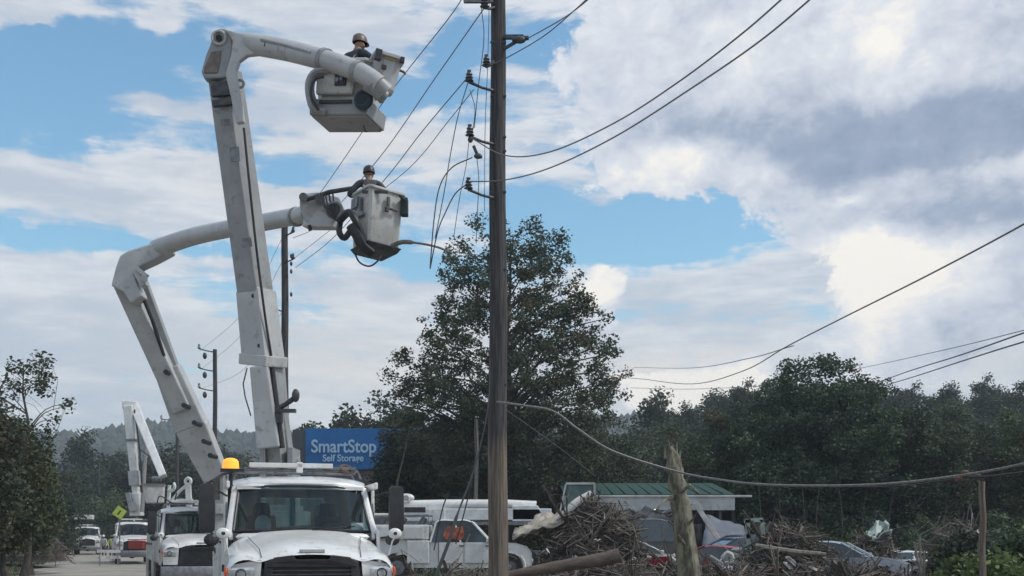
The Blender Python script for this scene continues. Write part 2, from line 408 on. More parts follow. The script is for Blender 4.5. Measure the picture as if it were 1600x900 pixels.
    # cab shell: side walls, rear wall, roof, pillars
    Y0, Y1 = 1.62, 3.85
    c = MB()
    for sx in (-1, 1):
        c.box((sx*1.10, 2.75, 1.36),(.06, 2.2, .98)); c.box((sx*1.075, 3.55, 2.16),(.06,.60,.66)); c.box((sx*1.09,2.18,2.10),(.05,.06,.7))
        c.box((sx*1.07,2.72,2.50),(.05,2.1,.10)); c.box((sx*1.085,3.20,2.1),(.05,.12,.7))
        c.box((sx*.80, 3.84, 2.1),(.60,.06,.80)); 
    c.box((0,3.84,1.35),(2.16,.06,.96)); c.box((0,3.84,1.78),(1.2,.06,.16)); c.box((0,3.84,2.46),(1.2,.06,.16)); c.box((0,3.84,2.1),(.10,.06,.6))
    c.box((0,2.7,.90),(2.14,2.2,.06)); c.build('cab_shell', whitec, root, bevel=.015)
    r = MB(); secs = []
    for y, zt, ww in ((2.0,2.50,.93),(2.06,2.57,.96),(2.2,2.62,.985),(2.6,2.68,1.02),(3.2,2.69,1.04),(3.7,2.66,1.04),(3.86,2.58,1.03),(3.88,2.50,1.02)):
        secs.append([(x*ww, y+.16*abs(x)**3*(1 if y < 2.5 else 0), zt-(.10*abs(x)**4 if zt > 2.52 else 0)) for x in (-1,-.9,-.7,-.35,0,.35,.7,.9,1)])
    lo = [[(x,y,z-.05) for x,y,z in q] for q in secs]
    r.loft([a+b_[::-1] for a, b_ in zip(secs, lo)]); r.build('roof', whitec, root, smooth=True)
    # windscreen (curved) and its frame
    nx, nz = 12, 5; wsec = []
    def wpt(u, v):   # u -1..1, v 0..1
        return Vector((u*(1.03-.10*v), 1.56+.22*abs(u)**2.5+.46*v, 1.80+.02*(1-u*u)+.71*v-.035*abs(u)**4*v))
    for j in range(nz+1): wsec.append([wpt(-.965+1.93*i/nx, .03+.93*j/nz) for i in range(nx+1)])
    w = MB(); w.loft(wsec, closed=False, caps=False); w.build('windshield', glass, root, smooth=True)
    ring = [wpt(-.965+1.93*i/nx,.03) for i in range(nx+1)]+[wpt(.965,.03+.93*j/nz) for j in range(1,nz+1)]+[wpt(.965-1.93*i/nx,.96) for i in range(1,nx+1)]+[wpt(-.965,.96-.93*j/nz) for j in range(1,nz+1)]
    s_ = MB(); s_.tube([p+Vector((0,-.006,0)) for p in ring], .020, 6, caps=False); s_.build('windshield_seal', black, root, smooth=True)
    p = MB()
    for sx in (-1,1): p.tube([wpt(sx*1.02, v)+Vector((0,.02,0)) for v in (-.06,.2,.5,.8,1.0)], [.055,.046,.044,.046,.05], 8, ell=1.3)
    p.tube([wpt(u,1.015)+Vector((0,.02,.0)) for u in [k/6-1 for k in range(13)]], .045, 8)
    p.tube([wpt(u,-.07)+Vector((0,.0,-.015)) for u in [k/6-1 for k in range(13)]], .05, 8)
    p.build('windshield_frame', whitec, root, smooth=True)
    for x0, x1 in ((-.62,.10),(.12,.78)):
        q = MB(); a = wpt(x0*.9,.02)+Vector((0,-.05,0)); bq = wpt(x1*.9,.13)+Vector((0,-.03,0)); q.tube([a, (a+bq)/2+Vector((0,-.03,.0)), bq], .009, 5); q.tube([wpt(x0*.7+.02,.07)+Vector((0,-.025,0)), wpt(x1*.96,.13)+Vector((0,-.02,0))], .007, 4)
        q.build('wiper', black, root)
    for sx in (-1,1):
        q = MB(); q.prism([(sx*1.105,2.0,1.86),(sx*1.105,3.12,1.86),(sx*1.085,3.12,2.44),(sx*1.085,2.22,2.44)],(-sx*.012,0,0)); q.build('side_window', glass, root)
        d = MB(); d.box((sx*1.135,2.62,1.42),(.03,1.05,.80)); dd = d.build('door', whitec, root, bevel=.012)
        d = MB(); d.box((sx*1.16,3.02,1.66),(.03,.16,.035)); d.build('handle', black, dd)
        d = MB(); d.box((sx*1.10,2.6,.72),(.22,1.2,.06)); d.box((sx*1.10,2.6,.45),(.22,1.1,.06)); d.build('step', dgrey, root)
        # tall mirror
        m = MB(); m.loft([[(sx*1.36+x*s, 1.58+y*s, z) for x, y in ((-.10,-.03),(.10,-.03),(.11,.05),(0,.12),(-.11,.05))] for z, s in ((1.80,.6),(1.84,1),(2.1,1.05),(2.46,1),(2.50,.6))])
        mm = m.build('mirror', black, root, smooth=True)
        m = MB(); m.tube([(sx*1.08,1.9,2.34),(sx*1.2,1.72,2.40),(sx*1.34,1.62,2.40)],.016,6); m.tube([(sx*1.10,1.75,1.72),(sx*1.24,1.66,1.74),(sx*1.35,1.62,1.86)],.016,6)
        m.ball((sx*1.30,1.60,1.70),(.11,.05,.09),10,6); m.build('mirror_bracket', black, mm)
    for x in (-.3,.3):
        q = MB(); q.prism([(x-.28,3.80,1.87),(x+.28,3.80,1.87),(x+.28,3.80,2.37),(x-.28,3.80,2.37)],(0,.01,0)); q.build('rear_window', glass, root)
    if detail:
        d = MB(); d.loft([[(x,2.30,1.30),(x,2.28,1.75),(x,2.05,1.84),(x,1.66,1.79),(x,1.66,1.3)] for x in (-1.0,1.0)]); d.build('dashboard', dgrey, root)
        for x in (-.52,.52):
            q = MB(); q.box((x,3.0,1.32),(.52,.5,.14)); q.box((x,3.22,1.72),(.50,.14,.72), R=Euler((-.12,0,0)).to_matrix(), taper=(.85,.8)); q.box((x,3.29,2.18),(.28,.10,.2), taper=(.8,.8)); q.build('seat', seatm, root, bevel=.03)
        q = MB(); q.torus((.5,2.42,1.82),.21,.016,(0,-.8,.6),22,6); q.cyl((.5,2.42,1.82),(.5,2.2,1.6),.03); q.tube([(.3,2.42,1.82),(.7,2.42,1.82)],.014,6); q.build('steering_wheel', black, root)
        q = MB(); q.box((.72,1.80,1.842),(.34,.16,.012), R=Euler((.15,0,.2)).to_matrix()); q.box((.80,1.78,1.90),(.18,.02,.10)); q.box((-.05,1.86,1.85),(.28,.12,.02)); q.build('dash_papers', paper, root)
        q = MB(); q.ball((-.52,2.95,1.92),(.13,.10,.17),10,8); q.build('headrest_cover', paper, root, smooth=True)
    if rack:
        q = MB()
        for y in (2.5, 3.3): q.tube([(-.95,y,2.64),(-.9,y,2.76),(.9,y,2.76),(.95,y,2.64)],.022,6)
        for x in (-.8,-.3,.3,.8): q.tube([(x,2.4,2.785),(x,3.5,2.785)],.018,6)
        q.tube([(-.8,2.5,2.79),(.2,3.3,2.79)],.015,5); q.tube([(.85,2.45,2.72),(.3,2.9,2.80)],.02,5); q.build('roof_rack', mgrey, root)
        q = MB(); q.box((-.12,2.45,2.83),(1.25,.16,.07)); q.box((0,2.42,2.80),(.10,.10,.16)); q.build('rack_crossbar', whitec, root, bevel=.01)
        q = MB(); q.box((.62,2.6,2.80),(.50,.3,.05)); q.build('rack_tray', mgrey, root)
        q = MB(); q.torus((.72,2.5,2.79),.09,.03,(.2,-.6,.8),18,6); q.build('rope_coil', mat('brown_rope',(.13,.09,.07),.9), root)
    if lit:
        q = MB(); q.cyl((-1.02,2.25,2.5),(-1.02,2.25,2.72),.03); q.box((-1.0,2.25,2.73),(.34,.22,.05)); q.tube([(-1.3,1.9,2.55),(-1.15,2.1,2.66),(-.95,2.2,2.72)],.02,6); q.build('beacon_bracket', black, root)
        q = MB(); q.cyl((-1.02,2.25,2.755),(-1.02,2.25,2.86),.125,.115,18); q.ball((-1.02,2.25,2.86),(.115,.115,.06),16,6); q.build('amber_beacon', amber, root, smooth=True)
def body(root, y0=4.0, y1=8.9, half=1.2):
    for sx in (-1,1):
        q = MB(); q.box((sx*(half-.24),(y0+y1)/2,1.42),(.48,y1-y0,.95)); bb = q.build('utility_box', white, root, bevel=.02)
        n = 5; L = (y1-y0)/n
        for k in range(n):
            q = MB(); q.box((sx*(half+.008),y0+L*(k+.5),1.42),(.02,L-.06,.85 if k != 3 else .4)); dd = q.build('box_door', white, bb, bevel=.008)
        q = MB(); 
        for k in range(n): q.box((sx*(half+.03),y0+L*(k+.5)+.2,1.5),(.02,.10,.08))
        q.build('latches', dgrey, bb)
    q = MB(); q.box((0,(y0+y1)/2,1.02),(2*half-.96,y1-y0,.06)); q.box((0,y1,1.2),(2*half,.06,.6)); q.build('deck', mgrey, root)
    for y in (y0+.15, y1-.2):
        for sx in (-1,1):
            q = MB(); q.box((sx*(half-.02),y,.82),(.14,.16,1.25)); q.box((sx*(half+.05),y,.17),(.36,.4,.05)); q.build('outrigger', white, root, bevel=.01)
def carbody(name, label, cat, loc, rz, paint, L=4.6, W=1.8, lower=None, green=None, wheels=None, wr=.33, group=None, sink=0, rx=0, ry=0, glassm=None, z0=.0, roofp=True):
    """profile car: x forward, y across.  lower = side outline of the body; green = (rear base, rear top, front top, front base, z base, z top)"""
    t = thing(name, label, cat, loc, rz, group, rx, ry)
    wheels = wheels or (-1.35, 1.4)
    lower = lower or [(-2.24,.5),(-2.29,.65),(-2.28,.82),(-2.22,.93),(-2.05,.99),(-1.6,1.02),(-.4,1.02),(.75,1.01),(1.2,.98),(1.6,.93),(1.95,.86),(2.17,.77),(2.27,.65),(2.29,.5),(2.25,.35)]
    pts = list(lower)
    # underside with arches, going back
    for wx in sorted(wheels, reverse=True):
        pts += [(wx+wr*1.22*math.cos(a), wr+z0+wr*1.22*math.sin(a)) for a in [k*PI/8 for k in range(0,9)]]
    pts = [p for p in pts] 
    pts.append((lower[0][0], .35))
    q = MB(); n = len(pts); w2 = W/2
    q.loft([[(x, s*w2*(1-.09*max(0,(z-.75))-(.06 if ed else 0)), z) for x, z in pts] for s, ed in ((-1,1),(-.96,0),(.96,0),(1,1))])
    b = q.build('body', paint, t, smooth=True, bevel=.02)
    for wx in wheels:
        for sy in (-1,1): wheel(t, (wx, sy*(w2-.12), wr+z0), wr, .22, (0,1,0))
    rb, rt, ft, fb, zb, zt = green or (-1.95,-1.2,.25,1.05,.98,1.42)
    q = MB(); k = .80
    arc = [(p.x, p.z) for p in spline([(rb,0,zb),(rt,0,zt-.03),((rt+ft)/2,0,zt+.03),(ft,0,zt-.03),(fb,0,zb)], 5)]
    wf = lambda z: w2*(.93-(.93-k)*(z-zb)/(zt-zb))
    q.loft([[(x, s*wf(z), z) for x, z in arc] for s in (-1, 1)]); q.build('windows', glassm or glassd, t, smooth=True)
    q = MB(); top = [p for p in arc if p[1] > zt-.07]
    q.loft([[(x, s*wf(z)*(1.015 if e else .9), z+(-.01 if e else .035)) for s, e in ((-1,1),(-1,0),(1,0),(1,1))] for x, z in top]); q.build('roof', paint, t, smooth=True)
    for sy in (-1,1):
        for (xa, xb) in ((rb,rt),(fb,ft),((rb+fb)/2,(rt+ft)/2)):
            q = MB(); q.tube([(xa, sy*w2*.94, zb),(xb, sy*w2*(k+.01), zt)],.035,6); q.build('pillar', paint, t)
    fx = lower[-2][0]
    for sy in (-1,1):
        q = MB(); q.ball((fx-.05, sy*w2*.74, lower[-2][1]+.06),(.09,.18,.08),10,6); q.build('headlight', reflm, t)
        q = MB(); q.box((fb-.1, sy*(w2+.08), zb+.06),(.10,.20,.14)); q.build('mirror', paint, t, bevel=.02)
        for xx in ((rb+fb)/2, fb-.15):
            q = MB(); q.box((xx-.1, sy*(w2*.985),zb-.25),(.14,.03,.03)); q.build('handle', dgrey, t)
    for px_, pz_ in ((lower[-1][0],.42),(lower[0][0],.50)):
        q = MB(); q.box((px_,0,pz_),(.12,W*.94,.16)); q.build('bumper', dgrey, t, bevel=.02)
    return t
# ---- worker: one continuous skinned body with clothing
def skin_mesh(name, joints, edges, radii, m, parent, sub=2, root=0):
    me = bpy.data.meshes.new(name); me.from_pydata([tuple(j) for j in joints], edges, [])
    o = bpy.data.objects.new(name, me); COL.objects.link(o); o.parent = parent
    if parent.name in ROOT: ROOT[o.name] = ROOT[parent.name]
    s = o.modifiers.new('skin', 'SKIN'); s.use_smooth_shade = True
    if not me.skin_vertices:
        bpy.context.view_layer.objects.active = o
    for i, r in enumerate(radii):
        sv = me.skin_vertices[0].data[i]; sv.radius = (r, r*.9) if not hasattr(r, '__len__') else r; sv.use_root = (i == root)
    b = o.modifiers.new('subdivision', 'SUBSURF'); b.levels = sub; b.render_levels = sub
    me.materials.append(m); return o
skin = mat('skin', (.34,.20,.14), .55); shirt1 = mat('navy_workshirt', (.035,.045,.06), .8, 0, (.02,.028,.04), 12); shirt2 = mat('grey_workshirt', (.07,.075,.08), .8, 0, (.04,.045,.05), 12)
jeans = mat('jeans', (.05,.06,.09), .8); hat1 = mat('brown_hard_hat', (.16,.11,.09), .4); glove = mat('leather_glove', (.30,.22,.13), .8); harn = mat('harness_webbing', (.35,.22,.14), .7)
def worker(label, loc, rz, arms, shirt, hat, headtilt=(0,0), group=None, lean=.06, crouch=0):
    """x right, y forward (the way it faces), feet at z=0; arms = ((elbow, wrist) left, (elbow, wrist) right)"""
    t = thing('person', label, 'person', loc, rz, group)
    H = lambda x, y, z: Vector((x, y+lean*max(0,z-.9)*2, z-crouch))
    arms = [tuple(Vector(p)-Vector((0,0,crouch)) for p in a) for a in arms]
    J = []; R = []; E = []
    def add(p, r, par=None):
        J.append(Vector(p)); R.append(r)
        if par is not None: E.append((par, len(J)-1))
        return len(J)-1
    pel = add(H(0,0,.95), .15); ab = add(H(0,0,1.12), .13, pel); ch = add(H(0,0,1.32),(.17,.12), ab); nb = add(H(0,0,1.49),.085, ch)
    nk = add(H(0,.01,1.53),.055, nb); hb = add(H(headtilt[0]*.05,.03+headtilt[1]*.04,1.61),.078, nk); hc = add(H(headtilt[0]*.08,.03+headtilt[1]*.07,1.70),.092, hb); ht = add(H(headtilt[0]*.1,.02+headtilt[1]*.08,1.78),.06, hc)
    nose = add(J[hc]+Vector((0,.105,-.03)), .014, hc); chin = add(J[hb]+Vector((0,.06,-.015)), .035, hb)
    for sx in (-1,1): add(J[hc]+Vector((sx*.088,0,-.02)), .018, hc)
    for sx, (el, wr) in zip((-1,1), arms):
        sh = add(H(sx*.19,0,1.48), .065, nb); e = add(el, .045, sh); w = add(wr, .032, e)
        d = (Vector(wr)-Vector(el)).normalized(); palm = add(Vector(wr)+d*.06, (.038,.022), w)
        side = Vector((0,0,1)).cross(d).normalized() if abs(d.z) < .9 else Vector((1,0,0))
        for k in range(4):
            L = (.075,.085,.08,.065)[k]; a = Vector(wr)+d*.10+side*((k-1.5)*.021); f1 = add(a, .010, palm); f2 = add(a+d*L*.5+Vector((0,0,-.012)), .009, f1); add(a+d*L*.8+Vector((0,0,-.04)), .008, f2)
        th = add(Vector(wr)+d*.05-side*.04, .012, w); add(Vector(wr)+d*.10-side*.055+Vector((0,0,-.02)), .010, th)
    for sx in (-1,1):
        hp = add(H(sx*.10,0,.88),.10, pel); kn = add((sx*.13,.03+crouch*.8,.50-crouch*.4),.07, hp); an = add((sx*.14,0,.10),.045, kn); add((sx*.15,.14,.05),.04, an)
    skin_mesh('body', J, E, R, skin, t)
    # clothing children
    J2 = [H(0,0,.93),H(0,0,1.12),H(0,0,1.32),H(0,0,1.51)]; E2 = [(0,1),(1,2),(2,3)]; R2 = [.165,.155,(.195,.145),.10]
    for sx, (el, wr) in zip((-1,1), arms):
        b0 = len(J2); el = Vector(el); wr = Vector(wr); J2 += [H(sx*.20,0,1.49), el, el.lerp(wr,.85)]; R2 += [.085,.062,.048]; E2 += [(3,b0),(b0,b0+1),(b0+1,b0+2)]
    skin_mesh('shirt', J2, E2, R2, shirt, t)
    J3 = [H(0,0,.96)]; R3 = [.165]; E3 = []
    for sx in (-1,1):
        b0 = len(J3); J3 += [H(sx*.10,0,.86),Vector((sx*.13,.03+crouch*.8,.50-crouch*.4)),Vector((sx*.14,0,.14))]; R3 += [.115,.085,.07]; E3 += [(0,b0),(b0,b0+1),(b0+1,b0+2)]
    skin_mesh('trousers', J3, E3, R3, jeans, t)
    q = MB()
    for sx in (-1,1): q.tube([H(sx*.10,.15,1.0),H(sx*.12,.165,1.3),H(sx*.12,.06,1.53),H(sx*.11,-.12,1.42),H(sx*.06,-.17,1.2)],.022,5,ell=.4)
    q.tube([H(-.16,.12,1.22),H(0,.17,1.23),H(.16,.12,1.22)],.02,5); q.build('harness', harn, t, smooth=True)
    hc_ = J[hc]+Vector((0,0,.03)); q = MB(); q.loft([[hc_+Vector((.118*s*math.cos(a),.138*s*math.sin(a),z)) for a in [k*2*PI/16 for k in range(16)]] for s, z in ((1.02,0),(1.0,.05),(.88,.10),(.6,.135),(.2,.15))])
    q.prism([hc_+Vector((.118*math.cos(a)*(1.0),.118*math.sin(a)+(.08 if 0<a<PI else 0)*math.sin(a),.0)) for a in [k*2*PI/16 for k in range(16)]],(0,0,.014)); q.tube([hc_+Vector((0,-.13,.06)),hc_+Vector((0,0,.155)),hc_+Vector((0,.13,.06))],.018,6)
    q.build('hard_hat', hat, t, smooth=True)
    q = MB(); 
    for sx in (-1,1): q.ball(J[hc]+Vector((sx*.033,.088,.0)),(.022,.012,.014),8,6)
    q.build('safety_glasses', black, t)
    for sx in (-1,1):
        q = MB(); q.ball(Vector((sx*.15,.07,.06)),(.055,.15,.06),10,8); q.build('boot', dgrey, t, smooth=True)
    return t
# ------------------------------------------------------------ ground, road, hills
def sm(x, a, b):
    t = max(0, min(1, (x-a)/(b-a))); return t*t*(3-2*t)
def gz(x, y):
    t = x*RR.x+y*RR.y; s = x*RD.x+y*RD.y
    h = .26*sm(t, 7, 16)*sm(y, 8, 26)
    h += .35*sm(-t, 3.6, 8)*sm(y, 5, 40)
    hill = sm(y, 88, 168)*sm(x+y*.12, 6, 60)
    h += hill*(13+.02*x)+sm(y, 150, 230)*4*sm(x, -20, 40)
    h += hill*1.2*math.sin(x*.13)*math.cos(y*.09)
    return h
groundm = mat('silt_ground', (.17,.145,.115), .95, 0, (.10,.085,.068), .6, .8, 12, col3=(.07,.085,.04))
def woodfloor(m):
    nt = m.node_tree; S.nt = nt; b = nt.nodes['Principled BSDF']; old = S(b.inputs['Base Color'].links[0].from_socket); tc = nt.nodes.new('ShaderNodeTexCoord'); sp = nt.nodes.new('ShaderNodeSeparateXYZ'); nt.links.new(tc.outputs['Object'], sp.inputs[0])
    v = S(tc.outputs['Object']); k = sstep(S(sp.outputs[1])+(fbm(v,.12,5,.6)-.5)*50+S.m('ABSOLUTE', S(sp.outputs[0]))*.35, 74, 92); g_ = sstep(fbm(v,.5,6,.7), .35, .65)
    nt.links.new(mixc(k, old, mixc(g_, (.028,.036,.018), (.06,.078,.032))).k, b.inputs['Base Color'])
woodfloor(groundm)
roadm = mat('silt_covered_road', (.33,.30,.25), .9, 0, (.25,.225,.185), .35, .4, 20, col3=(.38,.345,.29))
xs = [-2500,-1500,-900,-600,-400,-300,-220]+[-160+5*i for i in range(65)]+[190,220,260,320,420,600,900,1500,2500]
ys = [-600,-300,-150,-80,-40]+[-20+4*i for i in range(66)]+[260,300,360,450,600,800,1100,1600,2500,4000]
q = MB(); vs = [(x, y, gz(x, y)) for y in ys for x in xs]; nx = len(xs)
q.add(vs, [(j*nx+i, j*nx+i+1, (j+1)*nx+i+1, (j+1)*nx+i) for j in range(len(ys)-1) for i in range(nx-1)])
tag(q.build('ground', groundm, smooth=True), kind='structure')
q = MB(); secs = []
for s in [-25+8*i for i in range(50)]:
    secs.append([RP(s, t, .03 if abs(t-1.2) < 3.9 else .0) for t in (-3.0,-2.6,-.5,1.5,3.5,5.2,5.6)])
q.loft(secs, closed=False, caps=False); q.v = [v+Vector((0,0,.012)) for v in q.v]
tag(q.build('road', roadm), kind='structure')
# far ridge across the valley
ridgem = mat('ridge_forest_floor', (.045,.055,.035), .95, 0, (.03,.04,.028), .02)
def ridge_h(x): return 66+8*math.sin(x*.006+1.2)+5*math.sin(x*.017)+2.5*math.sin(x*.05+.6)
q = MB(); secs = []
for x in range(-1100, 620, 20):
    H_ = ridge_h(x)*(1-sm(x, 150, 600)*.5)
    secs.append([(x, 560, -1), (x, 620, H_*.45), (x, 680, H_*.85), (x, 730, H_), (x, 820, H_*.8), (x, 980, -2)])
q.loft(secs, closed=False, caps=False); tag(q.build('hills', ridgem, smooth=True), kind='structure')
# ------------------------------------------------------------ bucket trucks
r1 = math.radians(15.5); d1 = Vector((-math.sin(r1), math.cos(r1), 0))
o1 = Vector((-3.06, 16.1, 0))-d1*1.7
t1 = thing('bucket_truck', 'nearest white utility bucket truck with amber beacon, its tall angular boom raised over the cab', 'truck', o1, r1, 'bucket trucks working along the road')
crew(t1); body(t1)
o2 = RP(33.0, 2.92); t2 = thing('bucket_truck', 'white bucket truck right behind the nearest one, its round curved boom reaching right', 'truck', o2, TH, 'bucket trucks working along the road')
crew(t2, lit=False); body(t2, y1=8.4)
def clone_truck(loc, rz, label):
    c = copy_tree(t2); c.location = loc; c.rotation_euler = (0,0,rz); c['label'] = label; ROOT[c.name] = Matrix.Translation(Vector(loc)) @ Euler((0,0,rz)).to_matrix().to_4x4(); return c
t3 = clone_truck(RP(71, 2.25), TH, 'distant white bucket truck with its boom folded in an upside down V')
t4 = clone_truck(RP(109, -.75), TH, 'farthest white truck driving up the road with headlights on')
def turret(root, base, top_px, name='turret'):
    a = Vector(base); q = MB(); q.cyl(a+Vector((0,0,-2.2)), a+Vector((0,0,-1.2)), .42, .38, 20); q.cyl(a+Vector((0,0,-1.2)), a+Vector((0,0,-.9)), .55, .55, 24)
    q.box(a+Vector((-.25,0,-.35)), (.10,.7,1.2)); q.box(a+Vector((.25,0,-.35)), (.10,.7,1.2)); q.box(a+Vector((0,0,-.85)), (.7,.8,.12)); q.cyl(a+Vector((-.36,0,0)), a+Vector((.36,0,0)), .10, n=14)
    return q.build(name, boomg, root, world=True, bevel=.01)
def W(*l): return [P(*p) for p in l]
# ---- boom of the nearest truck
f1 = P(440, 732, 20.0); e1 = P(351, 112, 19.3)
turret(t1, P(436,722,20.0)+Vector((0,.1,0)), None)
q = MB(); q.beam(P(405,500,19.75), e1, .46, .48, .43, .45, side=(1,0,0), roll=-math.radians(27)); lb = q.build('lower_boom', boomg, t1, world=True, bevel=.025)
q = MB(); q.beam(P(412,566,19.75), P(400,455,19.72), .54, .56, .50, .52, side=(1,0,0), roll=-math.radians(27))
q.beam(P(411,572,19.75), P(412,555,19.72), .62, .62, .62, .62, side=(1,0,0), roll=-math.radians(27)); q.build('boom_collar', boomw, t1, world=True, bevel=.02)
q = MB(); q.beam(P(438,730,20.0), P(424,560,19.85), .30, .40, .30, .42, side=(1,0,0), roll=-math.radians(20)); q.beam(P(452,722,20.15), P(430,560,19.95), .14, .4, .12, .3, side=(1,0,0)); q.build('lower_boom_stub', boomg, t1, world=True, bevel=.02)
q = MB(); q.beam(P(420,700,19.55), P(405,572,19.45), .40, .16, .32, .16, side=(1,0,0)); q.build('cylinder_guard', boomw, t1, world=True, bevel=.03)
q = MB(); q.tube(W((441,700,19.6),(428,600,19.6),(424,560,19.6)), [.05,.05,.04], 8); q.tube(W((392,650,19.5),(383,620,19.5),(380,600,19.6),(386,575,19.6)), .012, 5); q.build('boom_hose', black, t1, world=True, smooth=True)
q = MB(); q.tube(W((432,640,19.6),(446,632,19.5),(460,622,19.4)), [.05,.045,.05], 8); q.ball(P(462,618,19.4), (.07,.07,.12)); q.box(P(448,642,19.5), (.32,.12,.06)); q.box(P(436,648,19.6), (.10,.2,.3)); q.build('boom_latch', dgrey, t1, world=True)
for (x, y, s) in ((392,414,.075),(352,150,.05),(396,462,.04),(405,540,.035)):
    q = MB(); dy = 19.42; q.cyl(P(x,y,dy), P(x,y,dy)+Vector((0,.06,0)), s, n=10); q.build('bolt', black, lb, world=True)
q = MB(); q.beam(P(351,150,19.05), P(350,128,19.05), .44, .10, side=(1,0,0)); q.beam(P(352,165,19.05), P(351,156,19.05), .42, .10, side=(1,0,0)); q.build('boom_band', dgrey, lb, world=True)
q = MB(); q.tube(spline(W((381,200,18.98),(391,300,19.02),(402,400,19.2),(415,500,19.4),(424,556,19.5)),4), .022, 6); q.build('boom_hose', black, lb, world=True, smooth=True)
for (x0_, y0_, x1_, y1_) in ((366,230,368,252),(385,372,387,386),(352,186,353,196)):
    q = MB(); q.beam(P(x0_,y0_,19.0), P(x1_,y1_,19.02), .16, .03, side=(1,0,0)); q.build('faded_decal', mgrey, lb, world=True)
q = MB(); q.torus(P(375,131,19.1), .065, .025, (0,1,0), 14, 6); q.build('lifting_eye', boomg, lb, world=True, smooth=True)
# elbow
el = [(329,66),(332,52),(341,44),(352,44),(361,52),(364,70),(360,100),(354,121),(319,123),(314,112),(321,86),(326,74)]
q = MB(); q.prism(W(*[(x,y,19.0) for x,y in el]), (0,.20,0)); q.prism(W(*[(x,y,19.45) for x,y in el]), (0,.14,0)); eb = q.build('elbow_casting', boomg, t1, world=True, bevel=.03)
q = MB(); q.prism(W(*[(x,y,18.98) for x,y in [(330,80),(346,78),(344,96),(340,114),(318,114),(319,104)]]), (0,.05,0)); q.build('elbow_cover', mat('tan_cover',(.20,.17,.145),.7,0,(.13,.11,.1),6), eb, world=True, bevel=.015)
q = MB(); q.cyl(P(342,59,18.95), P(342,59,19.62), .055, n=16); q.build('elbow_pin', black, eb, world=True)
q = MB(); q.torus(P(342,59,18.99), .115, .028, (0,1,0), 22, 8); q.build('pin_collar', boomw, eb, world=True, smooth=True)
arm = [(352,45),(372,51),(404,57),(404,84),(386,86),(374,95),(369,110),(372,132),(378,160),(381,190),(369,192),(360,150),(352,116),(361,84),(363,64)]
q = MB(); q.prism(W(*[(x,y,18.93) for x,y in arm]), (0,.12,0)); q.prism(W(*[(x,y,19.5) for x,y in arm[:9]+[(352,116)]]), (0,.10,0)); q.build('knuckle_link', boomw, t1, world=True, bevel=.02)
path = W((372,66,19.15),(402,70,19.0),(450,79,18.6),(500,92,18.1),(545,106,17.75),(575,120,17.55),(594,134,17.5))
q = MB(); q.tube(spline(path, 5), np.interp(np.linspace(0,1,31), [0,.05,.2,.6,.9,1], [.13,.17,.18,.165,.15,.15]), 18); ub = q.build('upper_boom', boomw, t1, world=True, smooth=True)
q = MB(); q.tube(W((408,62,18.72),(440,69,18.45),(486,82,18.0)), .028, 6); q.build('boom_conduit', boomg, ub, world=True)
for a, b in (((415,67,18.68),(420,68,18.66)),((429,70,18.58),(433,71,18.56))):
    q = MB(); q.tube([P(*a)+Vector((0,.05,-.02)), P(*b)+Vector((0,.05,-.02))], .07, 10); q.build('unit_mark', dgrey, ub, world=True)
for (x, y, yy, r) in ((508,94,18.05,.19),(560,112,17.65,.17)):
    a = P(x,y,yy); dd = (path[4]-path[3]).normalized(); q = MB(); q.cyl(a-dd*.05, a+dd*.05, r, n=18); q.build('boom_band', boomg, ub, world=True, smooth=True)
# bucket of the nearest truck (nested local frame about its own centre, baked in)
def frame(c, rz, ry=0, rx=0): return Matrix.Translation(c) @ Euler((rx, ry, rz)).to_matrix().to_4x4()
def tub(M, w, d, h, taper=.86, wall=.05, cc=.12):
    q = MB(); w0, d0 = w*taper/2, d*taper/2; w1, d1_ = w/2, d/2; a = .12
    def ring(x, y, z, c=None):
        c = cc; return [(x-c,-y,z),(x,-y+c,z),(x,y-c,z),(x-c,y,z),(-x+c,y,z),(-x,y-c,z),(-x,-y+c,z),(-x+c,-y,z)]
    R_ = [ring(w0*.9,d0*.9,-h/2), ring(w0,d0,-h/2+.05), ring(w1,d1_,h/2-.06), ring(w1+.04,d1_+.04,h/2-.05), ring(w1+.04,d1_+.04,h/2), ring(w1-wall,d1_-wall,h/2), ring(w0-wall,d0-wall,-h/2+.08)]
    q.loft([[M @ Vector(p) for p in r] for r in R_]); return q
B1 = frame(P(545,150,18.35), math.radians(-14), math.radians(5), 0)
q = tub(B1, 1.0, .72, .94, .86); bk = q.build('bucket', buckm, t1, world=True, smooth=True, bevel=.01)
q = MB(); q.box((.02,-.02,-.33),(1.02,.78,.26), M=B1, taper=(1.04,1.03)); q.box((.02,-.02,-.47),(.96,.72,.04), M=B1); q.build('bucket_step', boomg, bk, world=True, bevel=.03)
q = MB(); q.box((-.03,-.43,-.26),(.56,.05,.05), M=B1); q.build('step_slot', black, bk, world=True)
q = MB(); q.box((-.08,-.38,.12),(.66,.10,.50), M=B1); q.build('side_panel', buckm, bk, world=True, bevel=.04)
q = MB(); q.box((.03,-.44,.11),(.20,.04,.22), M=B1); q.build('control_recess', black, bk, world=True, bevel=.01)
q = MB(); q.box((.05,-.465,.13),(.05,.03,.12), M=B1); q.box((-.02,-.465,.08),(.05,.03,.07), M=B1); q.build('levers', mgrey, bk, world=True)
q = MB(); q.box((-.34,-.44,.34),(.07,.06,.08), M=B1); q.build('latch', black, bk, world=True)
q = MB(); q.tube(spline(W((512,112,18.0),(492,114,17.95),(483,128,17.95),(483,148,17.95),(490,170,17.95),(508,176,18.0)),4), .06, 8, ell=1.6); q.tube(spline(W((510,118,18.4),(490,124,18.35),(487,145,18.35),(494,165,18.35)),4), .05, 8); q.build('hose_guard', boomg, t1, world=True, smooth=True)
